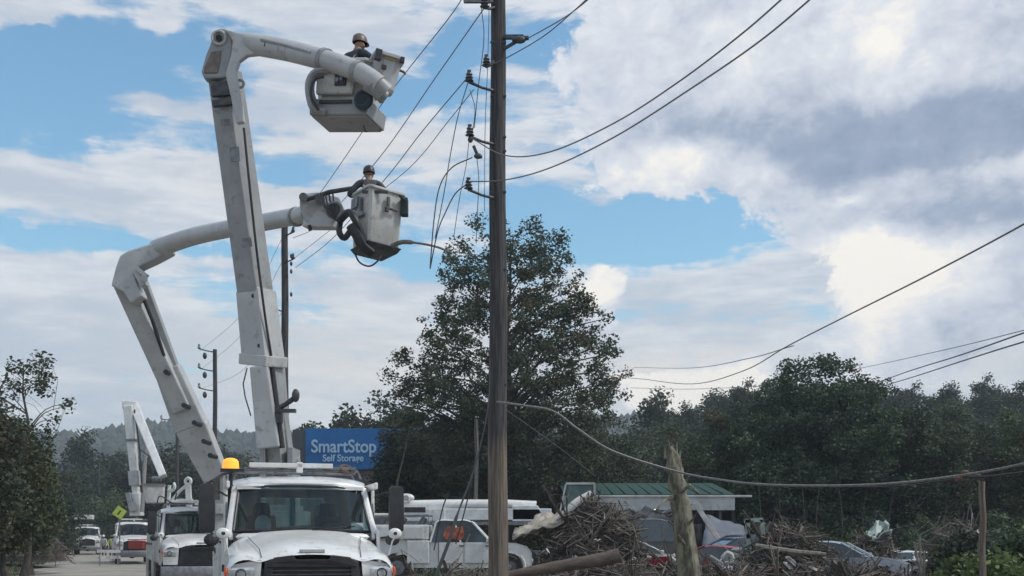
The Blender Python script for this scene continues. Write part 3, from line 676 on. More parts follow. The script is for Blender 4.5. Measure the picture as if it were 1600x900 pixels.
q = MB(); q.tube(spline(W((506,120,17.85),(490,125,17.8),(486,150,17.8),(498,172,17.85)),4), .022, 6); q.build('hydraulic_hose', black, t1, world=True, smooth=True)
q = MB(); q.torus(P(568,156,17.75), .11, .055, (.25,1,.1), 20, 8); q.cyl(P(568,156,17.7), P(569,156,17.85), .10, n=18); q.build('hose_reel', mat('dark_teal_rubber',(.03,.05,.065),.6), t1, world=True, smooth=True)
JB = frame(P(601,119,17.95), math.radians(20), math.radians(8), math.radians(4))
q = tub(JB, .44, .48, .56, .80); q.box((0,-.02,.27),(.34,.40,.08), M=JB); jb = q.build('jib_housing', boomw, t1, world=True, bevel=.015)
for c_, s_ in (((-.20,-.27,.20),(.10,.10,.16)),((.20,-.24,.24),(.06,.08,.08)),((-.08,-.26,.04),(.08,.05,.06))):
    q = MB(); q.box(c_, s_, M=JB); q.build('fitting', black, jb, world=True)
q = MB(); q.box((0,-.245,.20),(.20,.02,.03), M=JB); q.build('caution_strip', mat('ochre_tape',(.35,.27,.10),.7), jb, world=True)
q = MB(); q.cyl(P(584,126,17.5), P(600,145,17.6), .15, .19, 16); q.tube(W((570,134,17.6),(588,142,17.6),(600,152,17.7)), [.08,.10,.12], 10); q.build('boom_tip', boomg, t1, world=True, smooth=True)
q = MB(); q.tube(W((569,196,17.9),(571,203,17.9),(573,206,17.9)), .02, 6); q.build('drain_hose', black, bk, world=True)
def Pb(x, y, Y): return P(x, y, Y if Y < 22 else 22+(Y-22)*1.42)
def Wb(*l): return [Pb(*p) for p in l]
def Pc(x, y, Y): return P(x, y, Y+6.2)
def Wc(*l): return [Pc(*p) for p in l]
# ---- boom of the second truck
turret(t2, Pb(338,742,30.2), None)
q = MB(); q.beam(Pb(338,745,30.1), Pb(300,665,29.7), .72, .6, .95, .6, side=(1,0,.35)); q.beam(Pb(300,668,29.7), Pb(262,575,29.4), .95, .6, .74, .55, side=(1,0,.35)); q.build('boom_base_section', boomw, t2, world=True, bevel=.05)
q = MB(); q.beam(Pb(285,640,29.5), Pb(190,436,28.6), .56, .5, .50, .5, side=(1,0,.35)); lb2 = q.build('lower_boom', boomw, t2, world=True, bevel=.04)
q = MB(); q.beam(Pb(276,590,29.5), Pb(222,437,28.9), .34, .3, .26, .3, side=(1,0,.35)); q.build('compensation_link', boomg, t2, world=True, bevel=.03)
q = MB(); q.tube(Wb((262,575,29.1),(238,500,28.7),(212,436,28.4)), .055, 8); q.build('boom_hose', black, t2, world=True)
q = MB(); q.beam(Pb(226,448,28.3), Pb(214,424,28.3), .16, .3, side=(1,0,0)); q.beam(Pb(230,432,28.2), Pb(214,420,28.2), .12,.2, side=(1,0,0)); q.cyl(Pb(225,435,28.1), Pb(225,435,28.6), .10, n=12); q.build('link_bracket', boomw, t2, world=True, bevel=.01)
for x, y in ((195,468),(238,530),(243,538),(261,582),(289,634),(305,661),(320,690),(330,712)):
    q = MB(); c = Pb(x, y, 29.0 if y < 600 else 29.15); q.cyl(c+Vector((0,-.12,0)), c+Vector((0,.5,0)), .075, n=10); q.build('pin', black, lb2, world=True)
el2 = [(173,446),(180,418),(187,399),(200,391),(232,381),(262,371),(266,392),(240,406),(218,416),(209,425),(212,438),(222,462),(204,474),(192,456)]
q = MB(); q.prism(Wb(*[(x,y,28.25) for x,y in el2]), (0,.55,0)); q.build('elbow_casting', boomw, t2, world=True, bevel=.05)
path2 = Wb((246,388,28.5),(300,370,27.4),(360,357,26.1),(430,344,24.2),(482,334,22.8))
q = MB(); q.tube(spline(path2, 6), np.linspace(.255,.175,25), 18); ub2 = q.build('upper_boom', boomw, t2, world=True, smooth=True)
q = MB(); a = Pb(462,339,23.3); q.cyl(a, a+(path2[-1]-path2[-2]).normalized()*.12, .21, n=18); q.build('boom_band', boomg, ub2, world=True, smooth=True)
q = MB(); q.prism(Wb(*[(x,y,22.45) for x,y in [(468,312),(474,302),(492,304),(520,318),(528,334),(522,350),(486,352),(474,340),(468,322)]]), (0,.12,0)); q.prism(Wb(*[(x,y,22.8) for x,y in [(474,302),(498,300),(530,308),(540,330),(530,350),(484,352)]]), (0,.12,0))
q.beam(Pb(480,346,22.6), Pb(528,346,22.3), .26,.3, side=(0,1,0)); hd = q.build('boom_tip_bracket', boomw, t2, world=True, bevel=.02)
q = MB(); q.cyl(Pb(474,308,22.3), Pb(474,308,22.95), .09, n=14); q.cyl(Pb(500,312,22.2), Pb(500,312,22.9), .10, n=14); q.cyl(Pb(522,328,22.1), Pb(522,328,22.7), .17, n=18); q.torus(Pb(522,328,22.05), .15,.035,(0,1,0),18,6); q.build('winch', mgrey, hd, world=True, smooth=True)
q = MB()
for k in range(5): q.tube(spline(Wb((496+6*k,303,22.1),(504+5*k,318+4*k,22.0),(518+4*k,338+3*k,21.95),(534,350-3*k,21.9)),4), .018, 5)
q.build('hydraulic_hoses', black, hd, world=True, smooth=True)
q = MB(); q.tube(Wb((480,312,22.4),(515,300,22.1),(558,293,21.9)), [.045,.05,.045], 8); q.build('jib_pole', dgrey, t2, world=True, smooth=True)
q = MB(); q.tube(Wb((483,352,22.4),(485,360,22.4)), .04, 6); q.build('hook', black, hd, world=True)
B2 = frame(Pb(589,347,21.7), math.radians(36), math.radians(4), math.radians(-2))
q = tub(B2, .76, .72, 1.12, .93, cc=.05); bk2 = q.build('bucket', buckm, t2, world=True, smooth=True, bevel=.01)
q = MB(); q.box((0,0,-.60),(.62,.62,.10), M=B2, taper=(1.2,1.2)); q.build('bucket_floor', dgrey, bk2, world=True)
q = MB(); q.box((0,-.42,.28),(.06,.05,.22), M=B2); q.box((.10,-.43,.16),(.22,.04,.05), M=B2); q.box((-.02,-.42,.13),(.07,.06,.10), M=B2); q.build('bucket_latch', dgrey, bk2, world=True, bevel=.01)
q = MB(); q.box((-.42,-.05,.20),(.05,.10,.34), M=B2); q.box((-.42,0,.02),(.05,.4,.07), M=B2); q.box((-.43,.1,.3),(.08,.25,.2), M=B2); q.build('bucket_mount', mgrey, bk2, world=True)
q = MB(); q.box((.30,-.38,-.45),(.08,.04,.06), M=B2); q.build('drain', black, bk2, world=True)
q = MB(); q.tube(spline(Wb((548,352,21.1),(558,368,21.1),(566,384,21.15),(580,396,21.3)),4), .10, 8, ell=.8); q.tube(spline(Wb((530,345,21.4),(545,332,21.2),(556,345,21.1),(568,376,21.2)),4), .075, 8)
q.tube(spline(Wb((532,345,21.5),(530,362,21.4),(538,372,21.4),(548,360,21.3)),4), .06, 8); q.build('hose_bundle', black, t2, world=True, smooth=True)
q = MB(); q.box(Pb(632,324,21.6),(.14,.2,.34)); q.tube(Wb((624,305,21.5),(632,312,21.5),(636,330,21.6)),.03,6); q.build('tool_pouch', mat('dark_green_canvas',(.03,.05,.045),.8), bk2, world=True, bevel=.02)
q = MB(); q.box(Pb(586,300,21.3),(.50,.05,.05)); q.build('rim_guard', dgrey, bk2, world=True)
q = MB(); q.tube(spline(Wb((554,395,21.4),(562,410,21.3),(577,416,21.3),(590,408,21.3),(596,398,21.4)),4), .018, 6); q.build('hose_loop', wireb, t2, world=True, smooth=True)
q = MB(); q.tube(spline(Wb((612,384,21.4),(630,378,21.3),(660,381,21.2),(686,387,21.1),(706,396,21.0)),5), [.045]*8+[.022]*13, 7); q.build('jumper_hose', cablem, t2, world=True, smooth=True)
# gear over the cab of the second truck
q = MB(); q.torus(Pc(294,752,28.6), .10, .05, (.3,1,0), 18, 8); q.build('boom_rest_roller', whitec, t2, world=True, smooth=True)
q = MB(); q.torus(Pc(267,760,28.8), .14, .05, (.3,1,0), 16, 8, 0, PI); q.beam(Pc(294,758,28.6), Pc(296,800,28.6), .16,.14, side=(1,0,0)); q.tube(Wc((262,790,28.7),(280,768,28.7),(294,756,28.7)), .05, 8); q.tube(Wc((265,758,28.9),(262,800,28.9)), .06, 8); q.box(Pc(282,783,28.6),(.75,.2,.14)); q.build('boom_rest', white, t2, world=True, smooth=True)
q = MB(); q.tube(spline(Wc((245,790,27.6),(250,775,27.7),(270,786,27.7),(276,770,27.7)),4), .02, 5); q.build('hose', black, t2, world=True)
# ---- folded boom of the distant truck
q = MB(); q.beam(P(214,806,73), P(213,770,73), .8,.7,.55,.6, side=(1,0,0)); q.beam(P(213,772,73), P(201,634,73), .42,.5,.62,.6, side=(1,0,0)); q.build('lower_boom', whitec, t3, world=True, bevel=.06)
q = MB(); q.beam(P(204,627,73.3), P(203,640,73.3), 1.0,.7,.8,.8, side=(1,0,0)); q.beam(P(209,632,73.4), P(255,745,70.5), .60,.5,.48,.4, side=(1,0,0)); q.build('upper_boom', whitec, t3, world=True, bevel=.06)
for f0, f1, w_ in ((.10,.26,.62),(.60,.62,.64)):
    a0, a1 = P(213,772,72.9), P(201,634,72.9); q = MB(); q.beam(a0.lerp(a1,f0), a0.lerp(a1,f1), w_,.75, side=(1,0,0)); q.build('boom_band', mgrey if f0 > .2 else boomw, t3, world=True)
q = MB(); q.tube(W((222,770,72.3),(218,700,72.5),(210,640,72.8)), .05, 6); q.tube(W((216,700,72.2),(232,712,71.2),(240,740,70.3)), .04, 6); q.build('hydraulic_hose', black, t3, world=True)
q = MB(); q.beam(P(207,800,72.4), P(200,770,72.4), .28,.3, side=(1,0,0)); q.tube(W((222,800,72.4),(228,690,72.6)), .14, 8); q.cyl(P(208,792,72.2), P(208,792,73.5), .3, n=14); q.build('lift_cylinder', boomg, t3, world=True)
q = tub(frame(P(242,772,70), .3), 1.25, 1.0, 1.15, .9); q.build('bucket', buckm, t3, world=True)
q = MB(); q.box(P(239,757,69.3),(1.5,.1,.1)); q.cyl(P(238,748,70), P(252,748,70), .16, n=10); q.build('bucket_bracket', mgrey, t3, world=True)
q = MB(); q.torus(P(119,806,112),.30,.12,(0,1,0),14,6); q.box(P(132,808,112),(1.8,.6,.45)); q.build('stowed_bucket', white, t4, world=True, bevel=.05)
for x in (119,144):
    q = MB(); q.ball(P(x,848,107.4),(.17,.08,.14),10,8); q.build('lit_headlamp', mat('lit_headlamp_glass',(.9,.8,.7),.2,emit=((1,.72,.5),1.3)), t4, world=True)
# ------------------------------------------------------------ line workers
w1 = worker('lineman in a brown hard hat standing in the highest bucket, arm out towards the jib', P(550,65,18.45)-Vector((0,0,1.70-.40)), math.radians(-35), (((-.42,.06,1.26),(-.36,.30,1.22)), ((.40,.20,1.30),(.60,.44,1.24))), shirt1, hat1, (.3,.6), 'line workers in the raised buckets', crouch=.40)
w2 = worker('lineman in a dark helmet and grey shirt working from the lower bucket', P(577,269,21.75)-Vector((0,0,1.70-.16)), math.radians(10), (((-.40,.06,1.26),(-.30,.34,1.30)), ((.40,.06,1.26),(.30,.36,1.28))), shirt2, mat('dark_hard_hat',(.05,.04,.035),.4), (0,.4), 'line workers in the raised buckets', crouch=.16)
# ------------------------------------------------------------ poles
def polemat():
    m = bpy.data.materials.new('creosote_pole_silted'); m.use_nodes = True; nt = m.node_tree; S.nt = nt; b = nt.nodes['Principled BSDF']; b.inputs['Roughness'].default_value = .9
    tc = nt.nodes.new('ShaderNodeTexCoord'); sp = nt.nodes.new('ShaderNodeSeparateXYZ'); nt.links.new(tc.outputs['Object'], sp.inputs[0]); x, y, z = (S(k) for k in sp.outputs)
    g = fbm(comb(x*30, y*30, z*1.3), 1, 6, .6); v = fbm(comb(x*2, y*2, z*.8), 1.5, 4, .6)
    top = mixc(sstep(g, .4, .62), (.035,.034,.036), (.085,.08,.078)); low = mixc(sstep(g, .38, .6), (.10,.082,.066), (.20,.16,.125))
    low = mixc(sstep(v, .52, .66), low, (.16,.09,.065))
    c = mixc(sstep(z+(v-.5)*1.2, 3.9, 3.1), top, low); nt.links.new(c.k, b.inputs['Base Color'])
    bn = nt.nodes.new('ShaderNodeBump'); bn.inputs['Strength'].default_value = .7; bn.inputs['Distance'].default_value = .02; nt.links.new(g.k, bn.inputs['Height']); nt.links.new(bn.outputs[0], b.inputs['Normal'])
    return m
polem = polemat()
def pole(label, x, Y, topy, rb, rt, group='utility poles along the road'):
    p = P(x, 838, Y); base = Vector((p.x, p.y, gz(p.x, p.y)-.05)); H_ = P(x, topy, Y).z-base.z
    t = thing('utility_pole', label, 'pole', base, 0, group); q = MB(); n = 14
    pts = [(.012*math.sin(k*1.3), .01*math.cos(k), H_*k/n) for k in range(n+1)]
    q.tube(pts, [rb+(rt-rb)*k/n for k in range(n+1)], 16); q.build('pole_shaft', polem, t, smooth=True); return t
p1 = pole('large dark wooden utility pole in the foreground, brown and silt stained near its foot', 778, 20.5, -185, .195, .125)
def insulator(root, a, b, s=1.0, name='insulator_arm'):
    a, b = P(*a), P(*b); q = MB(); q.tube([a, a.lerp(b,.5)+Vector((0,0,-.02)), b], [.03*s,.026*s,.03*s], 8); o = q.build(name, dgrey, root, world=True, smooth=True)
    q = MB(); u = Vector((0,0,1))
    for k in range(3): q.cyl(b+u*(.02+.055*k)*s, b+u*(.05+.055*k)*s, (.085-.012*k)*s, .05*s, 14)
    q.cyl(b+u*.17*s, b+u*.21*s, .035*s, .04*s, 10); q.build('insulator', porc, o, world=True, smooth=True); return o
for a, b in (((772,142,20.4),(733,128,20.0)),((773,226,20.4),(734,213,20.0)),((773,310,20.4),(732,296,20.0)),((772,12,20.4),(757,12,20.1)),((772,96,20.4),(760,104,20.0))): insulator(p1, a, b)
q = MB(); q.tube(W((740,228,20.0),(745,240,20.0),(752,246,20.1)), .03, 6); q.ball(P(747,244,20.0),(.08,.05,.05)); q.ball(P(735,218,20.0),(.05,.05,.06)); q.build('jumper_clamp', dgrey, p1, world=True)
q = MB(); q.beam(P(788,58,20.4), P(818,58,20.3), .07,.07, side=(0,1,0)); q.beam(P(788,76,20.4), P(812,62,20.3), .05,.05, side=(0,1,0)); q.cyl(P(800,62,20.2), P(826,59,20.2), .055, .04, 10); q.ball(P(812,62,20.2),(.12,.07,.07)); q.build('cutout_bracket', dgrey, p1, world=True)
for y in (66,150,214,236,300,420,600): 
    q = MB(); q.cyl(P(766,y,20.4), P(791,y,20.4), .025, n=6); q.build('through_bolt', dgrey, p1, world=True)
q = MB(); q.beam(P(725,2,20.2), P(770,2,20.4), .05,.06, side=(0,1,0)); q.build('crossarm', dgrey, p1, world=True)
p2 = pole('thin dark utility pole rising between the two booms', 445, 42, 352, .17, .125)
for y in (368,410,487,532): insulator(p2, (443,y,42), (431 if y > 450 else 458,y-5,41.6), 1.0)
q = MB()
for y in (400,412,424,460): q.ball(P(455,y,41.9),(.05,.05,.09))
q.build('riser_clamps', dgrey, p2, world=True)
p3 = pole('third utility pole with three insulator arms on its left, short behind the round boom', 336, 66, 546, .16, .12)
for y in (550,580,611): 
    insulator(p3, (334,y,66), (311,y-5,65), 1.3)
    q = MB(); q.ball(P(320,y+6,65.5),(.13,.13,.2)); q.build('lightning_arrester', dgrey, p3, world=True)
p4 = pole('farthest utility pole standing before the blue ridge', 277, 95, 645, .17, .13)
insulator(p4, (277,656,95), (252,655,94), 1.6)
pp = pole('slim grey wooden post at the right edge holding a low cable', 1535, 17.5, 752, .055, .05, None); 
q = MB(); q.tube(W((1494,752,17.1),(1500,744,17.1),(1512,740,17.1),(1530,742,17.3)), .03, 6); q.ball(P(1508,738,17.1),(.06,.05,.04)); q.ball(P(1500,748,17.1),(.07,.05,.05)); q.build('cable_clamp', mat('rusty_clamp',(.14,.07,.05),.7), pp, world=True)
for x, Y, ty, lb_ in ((107,150,720,'pale bare pole at the roadside beyond the left trees'),(155,165,722,'slim pole left of the folded boom, far down the road')): pole(lb_, x, Y, ty, .16, .12, 'utility poles along the road')
# ------------------------------------------------------------ wires
def YL(x): return 12850/(x-150)
def wire(label, pts, r, m=wirem, cat='power line', name='power_line', group='overhead wires', n=8):
    q = MB(); q.tube(spline(W(*pts), n), r*.8, 5, caps=False); return tag(q.build(name, m, smooth=True), label, cat, group)
def back(label, pts, r=.014, **k): return wire(label, [(x,y,YL(x)) for x,y in pts], r, **k)
back('leftmost thin wire running from the top of the frame behind the upper bucket', [(728,-14),(700,30),(600,158),(505,295),(450,368)])
back('thin wire from the top insulator of the big pole past the lower bucket', [(757,12),(680,122),(590,250),(500,350),(458,372)])
back('thin wire from the upper left insulator down behind the lower bucket', [(733,118),(660,205),(600,282),(520,372),(462,418)])
back('short line wire sloping from the thin pole to the lower bucket tip', [(740,140),(700,190),(640,262),(560,325),(458,405)], .011)
for k, (y0, y1, y2) in enumerate(((368,470,548),(405,502,578),(484,560,608))):
    back(('top','middle','bottom')[k]+' wire between the thin pole and the third pole', [(443,y0),(380,y1+18),(313,y2)], .011)
wire('wire leaving the big pole to the right, upper one of the pair sweeping up', [(735,215,20.0),(790,243,19.0),(860,237,17.6),(960,192,15.8),(1060,128,14.3),(1160,52,13.2),(1240,-18,12.4)], .014)
wire('wire leaving the big pole to the right, lower one of the pair sweeping up', [(732,284,20.0),(790,281,19.0),(860,262,17.4),(960,214,15.4),(1080,138,13.9),(1190,62,12.8),(1290,-22,12.0)], .014)
wire('upper of two short wires from the pole bracket to the top edge', [(824,60,20.2),(850,46,19.4),(890,22,18.2),(935,-14,17)], .0125)
wire('lower of two short wires from the pole bracket to the top edge', [(760,104,20.0),(792,90,19.6),(850,56,18.7),(900,14,17.8),(930,-14,17)], .0125)
wire('single heavy wire rising across the right sky to the frame edge', [(945,588,75),(1000,592,60),(1080,600,46),(1160,580,36),(1230,541,29),(1320,495,24),(1450,430,20),(1600,350,17),(1680,300,16)], .02)
wire('faint wire joining the heavy wire above the far trees', [(990,574,90),(1080,575,60),(1170,560,44),(1240,540,33)], .02)
wire('thin upper wire over the big round tree at right', [(1180,605,80),(1330,578,60),(1470,548,40),(1600,516,30),(1660,500,28)], .016)
wire('twisted thick service line over the hill at right, upper strand', [(1365,600,60),(1420,580,46),(1500,555,34),(1600,520,26),(1660,500,24)], .026)
wire('twisted thick service line over the hill at right, lower strand', [(1370,606,60),(1430,588,46),(1510,562,34),(1600,534,26),(1660,518,24)], .026)
wire('far thin wire low over the horizon in the middle right', [(985,606,120),(1080,608,110),(1200,602,100),(1280,590,90)], .03)
wire('slack grey cable sagging from the big pole across the broken trunk', [(776,628,20.2),(820,634,20),(865,643,20),(905,672,20),(960,706,20),(1058,737,20.4),(1120,749,19.8),(1190,757,19),(1300,759,18.2),(1400,755,17.6),(1500,743,17.1),(1560,733,16.6),(1640,716,16)], .028, cablem, 'cable', 'slack_cable')
wire('second slack cable running from the slim post off the right edge', [(1500,745,17.1),(1540,745,16.9),(1600,738,16.5),(1660,730,16)], .026, wireb, 'cable', 'slack_cable')
wire('black strand hanging with the slack cable left of the slim post', [(1300,761,18.3),(1400,760,17.7),(1460,753,17.4),(1500,748,17.1)], .016, wireb, 'cable', 'slack_cable')
wire('thin branch wire arcing from the big pole low to the right', [(790,640,20.3),(830,668,20.6),(880,704,21),(930,744,21.4)], .008, wirem, 'cable', 'slack_cable')
D_ = [('outer jumper loop left of the big pole falling to the tree', [(738,246,19.9),(706,262,19.9),(687,292,19.9),(678,345,20),(672,420,20.1)], .014),
 ('inner jumper loop from the lowest insulator falling to the tree', [(732,286,20),(712,302,20),(697,330,20),(684,362,20),(672,420,20.1)], .014),
 ('straight drop wire from the top insulator to the jumper loops', [(731,130,20),(716,180,19.9),(704,240,19.9),(694,300,20),(680,372,20)], .011),
 ('vertical lead close to the pole from its top', [(752,10,20.1),(756,60,20.1),(748,130,20.1),(741,200,20.1)], .010),
 ('vertical lead down the left face of the pole', [(765,-20,20.2),(762,100,20.2),(758,200,20.2),(757,330,20.2)], .008),
 ('thin hanging wire between the insulators and the tree top', [(733,218,20),(728,260,20),(718,310,20),(709,370,20)], .008),
 ('short connecting wire below the upper insulator', [(734,140,20),(742,170,20),(738,210,20)], .009),
 ('thin rope falling beside the pole below the lowest insulator', [(745,246,20),(748,280,20),(746,330,20),(744,380,20)], .009)]
for lb_, pts, r in D_: wire(lb_, pts, r, wireb, 'cable', 'drop_wire', 'loose drop wires beside the big pole')
q = MB(); q.tube(spline(W((765,560,20.1),(762,640,19.8),(740,735,19.4),(716,800,19.0),(700,850,18.7),(676,912,18.4)),5), [.012]*8+[.016]*8+[.03]*10, 6); tag(q.build('hanging_cable', wireb, smooth=True), 'heavy black cable slanting down across the service pickup with an orange strap', 'cable')
q = MB(); q.tube(spline(W((742,650,20),(744,700,20),(738,745,20),(728,790,20),(712,850,20)),4), .013, 5); tag(q.build('hanging_cable', wireb, smooth=True), 'thin black cable hanging beside the big pole foot', 'cable')
q = MB(); q.tube(spline(W((700,770,20),(690,800,20),(678,860,20)),4), .013, 5); tag(q.build('hanging_cable', wireb, smooth=True), 'short black cable end over the service pickup bed', 'cable')
# ------------------------------------------------------------ vegetation
def leaf_mesh(name, cents, m, size, n_each, squash=.8, seed=1, aspect=.6):
    """cents: list of (x,y,z,radius); a loose ball of small leaf faces at each"""
    g = np.random.default_rng(seed); Cn = np.array(cents, float); k = len(Cn)
    w = Cn[:,3]/Cn[:,3].mean(); cnt = np.maximum(4, (n_each*w**2).astype(int)); idx = np.repeat(np.arange(k), cnt); N = len(idx)
    d = g.normal(size=(N,3)); d /= np.linalg.norm(d, axis=1)[:,None]; r = g.random(N)**.55
    p = Cn[idx,:3]+d*(r*Cn[idx,3])[:,None]*np.array([1,1,squash])
    u = g.normal(size=(N,3)); u[:,2] *= .6; u /= np.linalg.norm(u, axis=1)[:,None]; v = np.cross(u, g.normal(size=(N,3))); v /= np.linalg.norm(v, axis=1)[:,None]
    s = size*(.55+.9*g.random(N)); u *= s[:,None]; v *= (s*aspect)[:,None]
    V = np.stack([p-u, p+v*.9, p+u, p-v], 1).reshape(-1,3).astype(np.float32)
    me = bpy.data.meshes.new(name); me.vertices.add(4*N); me.vertices.foreach_set('co', V.ravel()); me.loops.add(4*N); me.loops.foreach_set('vertex_index', np.arange(4*N, dtype=np.int32))
    me.polygons.add(N); me.polygons.foreach_set('loop_start', np.arange(0,4*N,4, dtype=np.int32)); me.polygons.foreach_set('loop_total', np.full(N,4, dtype=np.int32)); me.update(calc_edges=True); me.materials.append(m); return me
def make_tree(name, label, cat, loc, H_, prof, nc, n_each, leaf, m, tr, group=None, cr=(.5,.9), seed=1, lean=0, yscale=.85, bm=None, nb=24, fill=.0, squash=.8, wob=1.0, gappy=0):
    """prof: [(height fraction, radius in m)] outline of the crown"""
    g = random.Random(seed); t = thing(name, label, cat, loc, 0, group); zs = [p[0]*H_ for p in prof]; rs = [p[1] for p in prof]; cents = []
    wsum = np.cumsum([max(.05, float(np.interp(z, zs, rs)))**1.6 for z in np.linspace(zs[0], zs[-1], 40)]); wsum /= wsum[-1]
    phase = [g.uniform(0, 6.28) for _ in range(3)]
    while len(cents) < nc:
        z = zs[0]+(zs[-1]-zs[0])*(float(np.interp(g.random(), wsum, np.linspace(0,1,40)))); R_ = float(np.interp(z, zs, rs)); a = g.uniform(0, 2*PI)
        R_ *= 1+wob*(.14*math.sin(3*a+phase[0]+z*.6)+.10*math.sin(5*a+phase[1]-z*1.1))
        q = (g.random()**(.42 if g.random() > fill else 1))*R_; rad = g.uniform(*cr)*(.75+.5*(1-q/(R_+.01)*.5))
        x = q*math.cos(a)+lean*z/H_; y = q*math.sin(a)*yscale
        if gappy and math.sin(x*1.9+phase[0])*math.sin(z*2.3+phase[1])*math.sin(y*1.5+phase[2]) > gappy: continue
        cents.append((x, y, z, rad))
    tk = MB(); pts = []; 
    for k in range(9):
        f = k/8; pts.append((lean*f+.12*math.sin(k*1.7+seed), .10*math.cos(k*1.3+seed), H_*.93*f))
    tk.tube(pts, [tr*(1.25 if k == 0 else 1)*(1-.88*(k/8)**.9) for k in range(9)], 9)
    trunk = tk.build('trunk', bm or bark, t, smooth=True)
    lb = MB(); sel = sorted(cents, key=lambda c: g.random())[:nb]
    for c in sel:
        e = Vector(c[:3]); hz = max(.12*H_, e.z-.55*math.hypot(e.x, e.y)); f = min(1, hz/(H_*.93)); k = f*8; i = min(7, int(k)); st = Vector(pts[i]).lerp(Vector(pts[i+1]), k-i)
        mid = st.lerp(e,.5)+Vector((g.uniform(-.2,.2),g.uniform(-.2,.2),.12*(e-st).length)); r0 = tr*(1-.8*f)*.45
        lb.tube(spline([st, mid, e], 3), [r0*(1-.8*j/6) for j in range(7)], 5)
        for _ in range(2):
            c2 = g.choice(cents); e2 = Vector(c2[:3])
            if (e2-e).length < 2.2: lb.tube([mid.lerp(e,.4), e.lerp(e2,.5)+Vector((0,0,.1)), e2], [r0*.4, r0*.25, r0*.1], 4)
    lb.build('limbs', bm or bark, t, smooth=True)
    me = leaf_mesh('crown', cents, m, leaf, n_each, squash, seed); o = bpy.data.objects.new('crown', me); COL.objects.link(o); o.parent = t
    return t
L_dark = leafmat('dark_leaves', (.036,.050,.032), (.095,.115,.070), (.10,.085,.045))
L_mid = leafmat('mid_green_leaves', (.045,.064,.034), (.12,.15,.075), (.13,.125,.06))
L_vine = leafmat('vine_leaves', (.035,.055,.032), (.11,.155,.085), (.05,.06,.045))
L_far = leafmat('far_leaves', (.030,.042,.028), (.08,.095,.055), (.06,.055,.034))
L_lime = leafmat('bright_weed_leaves', (.07,.11,.04), (.19,.25,.09), (.12,.15,.06))
L_blue = leafmat('grey_green_leaves', (.05,.07,.05), (.09,.115,.085))
def at(px, Y): x = (px-800)/F*Y; return Vector((x, Y, gz(x, Y)-.05))
def Hof(px, topy, Y): return P(px, topy, Y).z-gz((px-800)/F*Y, Y)
# the tall tree behind the big pole
Y = 56; H_ = Hof(790, 345, Y); k_ = Y/F
def fr(y): return (P(790,y,Y).z)/H_
make_tree('tall_tree', 'tall broad tree with dark airy foliage right behind the big pole', 'tree', at(795,Y), H_,
  [(fr(800),120*k_),(fr(700),160*k_),(fr(655),175*k_),(fr(630),190*k_),(fr(590),188*k_),(fr(550),165*k_),(fr(500),140*k_),(fr(450),122*k_),(fr(410),105*k_),(fr(380),84*k_),(fr(352),52*k_)],
  820, 95, .082, L_dark, .34, cr=(.32,.66), seed=14, nb=130, gappy=.40, wob=.45)
for i, (px, Yt, ty, w, lb_) in enumerate(((628,60,668,56,'dark leafy bush tree between the blue sign and the tall tree'),(665,64,650,80,'dark bush tree left of the big pole below the tall crown'),(735,63,655,70,'dense dark bush tree directly left of the big pole'),(815,66,645,80,'dense dark bush tree directly right of the big pole'),(890,68,650,70,'dark bush tree at the right foot of the tall tree'),(960,72,655,60,'bush tree behind the green roof, left end'))):
    H_ = Hof(px, ty, Yt); r_ = w*Yt/F*1.15
    make_tree('bush_tree', lb_, 'tree', at(px, Yt), H_, [(.04,r_*.8),(.3,r_),(.6,r_*.95),(.85,r_*.65),(1,r_*.25)], 110, 190, .088, L_dark, .16, 'bushy trees behind the work trucks', cr=(.6,1.0), seed=30+i, nb=24, fill=.5, bm=bark)
# big rounded tree at right
Y = 60; k_ = Y/F; H_ = Hof(1290, 568, Y); fr = lambda y: (P(790,y,Y).z)/H_
make_tree('round_tree', 'big rounded bushy tree rising above the hill on the right', 'tree', at(1285,Y), H_, [(fr(830),150*k_),(fr(760),185*k_),(fr(700),175*k_),(fr(650),140*k_),(fr(615),105*k_),(fr(590),70*k_),(fr(568),36*k_)],
  440, 230, .095, L_vine, .3, cr=(.5,.95), seed=21, nb=40, fill=.35, yscale=.7)
for i, (px, Yt, ty, w, m_) in enumerate(((1120,66,645,80,L_mid),(1180,64,608,80,L_dark),(1440,58,640,75,L_vine),(1520,62,655,90,L_dark),(1600,60,640,80,L_mid),(1050,78,660,60,L_dark),(1680,58,630,80,L_dark),(1480,75,618,60,L_dark))):
    H_ = Hof(px, ty, Yt); r_ = w*Yt/F
    make_tree('bush_tree', ('bushy green tree left of the big rounded tree above the green roof','dark tree against the left shoulder of the big rounded tree','vine covered tree on the right shoulder of the big rounded tree','dark brushy tree above the slim right post','green tree cut by the right frame edge','low dark tree over the far end of the green roof','dark tree just outside the right edge','taller dark tree behind the right brush')[i], 'tree', at(px, Yt), H_, [(.05,r_*.8),(.35,r_),(.65,r_*.9),(.88,r_*.55),(1,r_*.2)], 120, 200, .088, m_, .16, 'bushy trees on the right', cr=(.5,.95), seed=50+i, nb=24, fill=.5)
